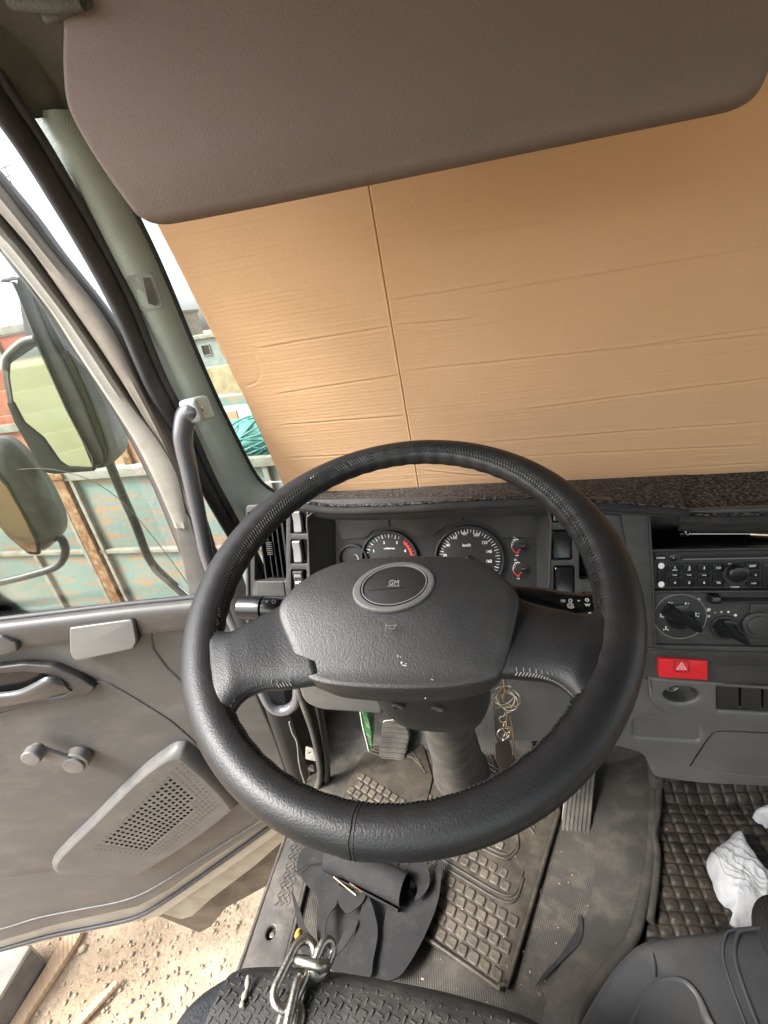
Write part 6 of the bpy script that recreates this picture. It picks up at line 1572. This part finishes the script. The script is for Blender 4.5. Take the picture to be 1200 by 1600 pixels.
def planks():
    f = Fr((0, 0, GZ+.03), (1, 0, 0), (0, 1, 0))
    def plank(px, th, label, lift=0):
        P = [V(f.ab(x, y)) for x, y in px]
        o = plate('wooden_plank', f.sh(lift), [P], th, M['wood'], None, .004, 0); tag(o, label, 'plank', 'planks lying on the yard')
    plank(((-10, 1640), (20, 1590), (104, 1456), (128, 1452), (120, 1470), (40, 1590), (20, 1640)), .03, 'broad weathered wooden plank lying on the gravel by the truck step')
    plank(((108, 1600), (180, 1530), (185, 1534), (120, 1606)), .02, 'narrow splintered wooden batten right of the broad plank')
    fs = Fr((0, 0, GZ+.16), (1, 0, 0), (0, 1, 0)); P = [V(fs.ab(x, y)) for x, y in ((-60, 1492), (0, 1477), (38, 1466), (46, 1480), (0, 1556), (-60, 1640))]
    E = empty('metal_crate', fs.w(P[1].x, P[1].y, 0), 'white painted sheet metal box with grey side standing below the open door', 'metal box')
    plate('white_top', fs, [P], .02, M['paint'], E, .003); 
    P2 = [c for c in P]
    vs = [fs.w(p.x, p.y, -.02) for p in P2] + [fs.w(p.x, p.y, -.17) for p in P2]; n = len(P2)
    pymesh('grey_side', vs, [(i, (i+1) % n, n+(i+1) % n, n+i) for i in range(n)], M['frame'], E, smooth=0)
planks()

def trailer():
    Y0 = 1.85; f = Fr((0, Y0, 0), (1, 0, 0), (0, 0, 1)); q = lambda x, y, h=0: V(f.ab(x, y, h))
    E = empty('dump_trailer', f.w(-2.2, -.9, 0), 'old dump truck body with peeling teal steel side panels, rusty brown post and pale rails', 'trailer')
    top = q(230, 735).y; midz = q(170, 862).y; bot = q(100, 972).y
    sk = 0
    x0, x1 = -4.6, 1.6
    posts = [q(-60, 860).x-.9, q(-60, 860).x, q(60, 880).x, q(147, 860).x, q(272, 835).x, q(272, 835).x+.75, q(272, 835).x+1.5, q(272, 835).x+2.25, q(272, 835).x+3.0]
    # recessed panels between the posts
    ed = [x0] + posts + [x1]
    for a, b in zip(ed, ed[1:]):
        for z0, z1 in ((bot+.03, midz-.02), (midz+.02, top-.03)):
            # each panel slightly dished
            vs = []; fs = []; n = 6
            for j in range(n+1):
                for i in range(n+1): 
                    u, v = i/n, j/n; vs.append(f.w(a+(b-a)*u, z0-.02+(z1-z0+.04)*v, -.03+.018*sin(u*pi)*sin(v*pi)+.006*noise.noise(V((a+u, v*2, z0*5)))))
            for j in range(n):
                for i in range(n): k = j*(n+1)+i; fs.append((k, k+1, k+n+2, k+n+1))
            pymesh('side_panel', vs, fs, M['teal'], E, 180, None, False)
    for i, p in enumerate(posts):
        w_ = .085 if i == 3 else .035
        plate('post', f, [rect(p-w_/2, bot-.05, p+w_/2, top+(.02 if i == 3 else 0))], .06 if i == 3 else .04, M['rust'] if i == 3 else M['rail'], E, .004, .02 if i == 3 else 0)
        if i == 3: plate('post_cap', f, [rect(p-.06, top-.01, p+.06, top+.03, .01)], .05, M['rust'], E, .004, .03)
    p = posts[3]
    for dx in (-.075, .08): plate('side_strip', f, [rect(p+dx-.014, bot-.05, p+dx+.014, top)], .04, M['rail'], E, .003, .008)
    for z, w_, h in ((top, .055, .012), (midz, .03, .004), (bot, .05, .015)): plate('rail', f, [rect(x0, z-w_/2, x1, z+w_/2)], .05, M['rail'], E, .004, h)
    plate('reflector_strip', f, [rect(q(-40, 975).x, bot-.085, q(32, 970).x, bot-.04)], .01, M['red'], E, .001, .02)
    plate('reflector_strip', f, [rect(q(54, 970).x, bot-.085, q(110, 970).x, bot-.04)], .01, M['red'], E, .001, .02)
    pymesh('load_bed', [f.w(x0, top-.1, -.06), f.w(x1, top-.1, -.06), f.w(x1, top-.1, -2.4), f.w(x0, top-.1, -2.4)], [(0, 1, 2, 3)], M['tealfar'], E, smooth=0)
    plate('far_side', Fr((0, Y0+2.4, 0), (1, 0, 0), (0, 0, 1)), [rect(x0, bot, x1, top)], .05, M['teal'], E, .004)
    for xx in (-3.6, .6):
        b = bmesh.new()
    # upper red brown boards and orange plywood behind
    Y1 = 2.35; g = Fr((0, Y1, 0), (1, 0, 0), (0, 0, 1)); r = lambda x, y: V(g.ab(x, y))
    Rr = empty('red_truck_body', g.w(r(20, 600).x, top), 'red brown truck body with wooden side boards rising behind the teal trailer', 'truck body')
    a0, a1 = r(-300, 600).x, r(70, 560).x
    zt, zb = r(30, 520).y, r(40, 720).y
    nb = 5
    for k in range(nb):
        z0 = zb+(zt-zb)*k/nb; plate('side_board', g, [rect(a0, z0+.004, a1, zb+(zt-zb)*(k+1)/nb-.004)], .03, M['redbody'], Rr, .003)
    plate('top_rail', g, [rect(a0, zt, a1, zt+.05)], .06, M['rail'], Rr, .004, .015)
    for xx in (r(4, 560).x, r(66, 560).x, r(4, 560).x-.8): plate('upright', g, [rect(xx-.03, zb-.1, xx+.03, zt)], .05, M['rail'], Rr, .004, .02)
    plate('lower_stripe', g, [rect(a0, r(20, 668).y-.03, a1, r(20, 668).y+.03)], .03, M['white'], Rr, .002, .02); bpy.data.objects['lower_stripe'].data.materials[0] = M['rail']
    P_ = empty('plywood_wall', g.w(r(200, 680).x, top), 'pink orange plywood hoarding with a brown post behind the teal trailer', 'hoarding')
    bx = [r(60, 690).x, r(110, 690).x, r(150, 690).x, r(185, 690).x, r(232, 690).x, r(300, 690).x, r(300, 690).x+.4]
    for a, b in zip(bx, bx[1:]): plate('plywood_sheet', g, [rect(a+.004, top-.12, b-.004, r(180, 662).y)], .02, M['ply'], P_, .002, 0)
    xx = r(196, 700).x; plate('brown_post', g, [rect(xx-.035, top-.1, xx+.035, r(190, 655).y)], .05, M['rust'], P_, .004, .03)
    # blue tarpaulin bundle beyond
    Yb = 3.4; t = Fr((0, Yb, 0), (1, 0, 0), (0, 0, 1))
    c = t.px(176, 645); b = bmesh.new(); bmesh.ops.create_icosphere(b, subdivisions=4, radius=1)
    for v in b.verts: 
        k = 1+.25*noise.noise(v.co*2.3)+.1*noise.noise(v.co*6); v.co = V((v.co.x*.42*k, v.co.y*.25*k, v.co.z*.22*k))+c
    o = bmobj('blue_tarpaulin', b, M['blue'], None, smooth=180); tag(o, 'bundled bright blue tarpaulin behind the plywood hoarding', 'tarpaulin')
    plate('tarpaulin_stand', t, [rect(t.ab(150, 660)[0], GZ, t.ab(205, 660)[0], t.ab(176, 668)[1])], .3, M['concrete'], None, .01, -.1)
    tag(bpy.data.objects['tarpaulin_stand'], 'low pale concrete block under the blue tarpaulin', 'block')
    # net bundle on the trailer, seen through the windscreen gap
    c = Fr((0, Y0+.25, 0), (1, 0, 0), (0, 0, 1)).px(392, 686)
    b = bmesh.new(); bmesh.ops.create_icosphere(b, subdivisions=4, radius=1)
    for v in b.verts:
        k = 1+.2*noise.noise(v.co*3); v.co = V((v.co.x*.28*k, v.co.y*.16*k, v.co.z*.13*k))+c
    N_ = empty('net_bundle', c, 'bundle of sea green netting piled on the trailer by the windscreen gap', 'netting')
    bmobj('net_heap', b, M['net'], N_, smooth=180)
    random.seed(17); bm = bmesh.new()
    for i in range(26):
        a = random.uniform(0, 6.28); pts = []
        ax = V((random.uniform(-1, 1), random.uniform(-.4, .4), random.uniform(-1, 1))).normalized(); x = ax.orthogonal().normalized(); y = ax.cross(x)
        for k in range(14):
            t_ = a+k*.2; d = x*cos(t_)+y*sin(t_); pts.append(c+V((d.x*.30, d.y*.18, d.z*.14)))
        o = tube('cord', pts, .005, M['net'], N_, n=5, sm=1)
    # pale wall and blue drum behind net
trailer()
def rear_wall():
    # pale yellow boarded wall behind and left of the truck; the mirrors look back at it
    f = Fr((-3.0, -5.5, GZ), (-1, 0, 0), (0, 0, 1))
    E = empty('boarded_wall', f.w(0, 0), 'pale yellow boarded wall behind the truck, seen in the large door mirror', 'wall')
    for k in range(8): plate('board', f, [rect(-3.4, .02+k*.27, 3.0, .02+k*.27+.262)], .03, M['yellowwall'], E, .004)
    for x in (-2.4, -1.0, .4, 1.8): plate('batten', f, [rect(x-.05, 0, x+.05, 2.19)], .04, M['yellowwall'], E, .004, .03)
rear_wall()

def far():
    def slab(name, Y, px, th, m, label, cat, parent=None, ground=True):
        f = Fr((0, Y, 0), (1, 0, 0), (0, 0, 1)); P = [V(f.ab(x, y)) for x, y in px]
        o = plate(name, f, [P], th, m, parent, .01)
        if label: tag(o, label, cat)
        return o, f
    def band(name, Y, y_top, y_bot, m, label, cat, x0=240, x1=430, ext=3, depth=.3, xc=355):
        """a wall facing the truck: top and bottom heights read on its own plane at the windscreen gap, running left and right of it"""
        f = Fr((0, Y, 0), (1, 0, 0), (0, 0, 1)); a = f.ab(xc, y_top); b = f.ab(xc, y_bot)
        o = plate(name, f, [rect(a[0]-ext, b[1], a[0]+ext, a[1])], depth, m, None, .01)
        return tag(o, label, cat), f, a, b
    band('concrete_wall', 4.6, 622, 900, M['concrete'], 'pale concrete yard wall behind the netting', 'wall', ext=2.2, xc=375)
    f = Fr((0, 4.5, 0), (1, 0, 0), (0, 0, 1)); c = f.px(372, 622)
    o = tube('white_pipe', [c+V((-.9, 0, .02)), c+V((-.3, 0, .0)), c+V((.5, 0, -.03))], .07, M['paint'], None, n=16); tag(o, 'fat white pipe resting along the top of the pale concrete wall', 'pipe')
    band('yellow_wall', 7.5, 572, 800, M['yellow'], 'yellow stained render wall beyond the concrete wall', 'wall', ext=2.6, xc=350)
    # row of buildings
    def building(Y, xa, xb, ytop, xc, m, label, cat='building', floors=2, nwin=5):
        f = Fr((0, Y, 0), (1, 0, 0), (0, 0, 1)); a, b = f.ab(xa, 560)[0], f.ab(xb, 560)[0]; z = f.ab(xc, ytop)[1]
        E = empty('building', f.w((a+b)/2, GZ), label, cat)
        E.location.z = GZ
        pymesh('walls', [f.w(x, zz, c) for c in (0, -6) for zz in (GZ, z) for x in (a, b)], [(0, 1, 3, 2), (1, 5, 7, 3), (5, 4, 6, 7), (4, 0, 2, 6), (2, 3, 7, 6)], m, E, smooth=0)
        plate('roof_edge', f, [rect(a-.1, z, b+.1, z+.14)], 6.2, M['rail'], E, .02, .1)
        src = None; H = (z-GZ)/floors
        for j in range(floors):
            for i in range(nwin):
                cx = a+(b-a)*(i+.5)/nwin; cz = GZ+H*(j+.58); ww = (b-a)/nwin*.24
                w_ = plate('window', f, [rect(cx-ww, cz-H*.2, cx+ww, cz+H*.2), rect(cx-ww*.84, cz-H*.17, cx+ww*.84, cz+H*.17)], .12, M['rail'], E, .01, .05)
                plate('pane', f, [rect(cx-ww*.86, cz-H*.175, cx+ww*.86, cz+H*.175)], .02, M['black'], w_, 0, .01)
        return E
    building(16, 285, 520, 528, 325, M['house'], 'grey green clad building seen just above the yellow wall through the windscreen gap', nwin=8, floors=2)
    building(22, 120, 230, 500, 190, M['concrete'], 'pale low building seen between the door frame and the windscreen pillar', floors=2, nwin=5)
    building(24, -330, 60, 540, 10, M['ply'], 'orange building far behind the red truck body', floors=2, nwin=8)
    # masts against the sky
    f = Fr((0, 18, 0), (1, 0, 0), (0, 0, 1))
    for i, (x, y, y2, lab) in enumerate(((8, 262, 520, 'tall thin lattice antenna mast at the left edge above the door frame'), (148, 455, 540, 'thin antenna mast seen between door frame and pillar'), (171, 495, 540, 'short thin antenna pole right of the taller mast by the pillar'))):
        E = empty('antenna_mast', f.px(x, y2), lab, 'antenna'); E.location.z = GZ
        p = f.px(x, y); b = V((p.x, p.y, GZ)); tube('pole', [b, p], .02, M['frame'], E, n=8, sm=1)
        for k in range(2): tube('cross_rod', [p+V((-.25+.06*k, 0, -.28*k)), p+V((.25-.06*k, 0, -.28*k+.05))], .02, M['frame'], E, n=6, sm=1)
far()
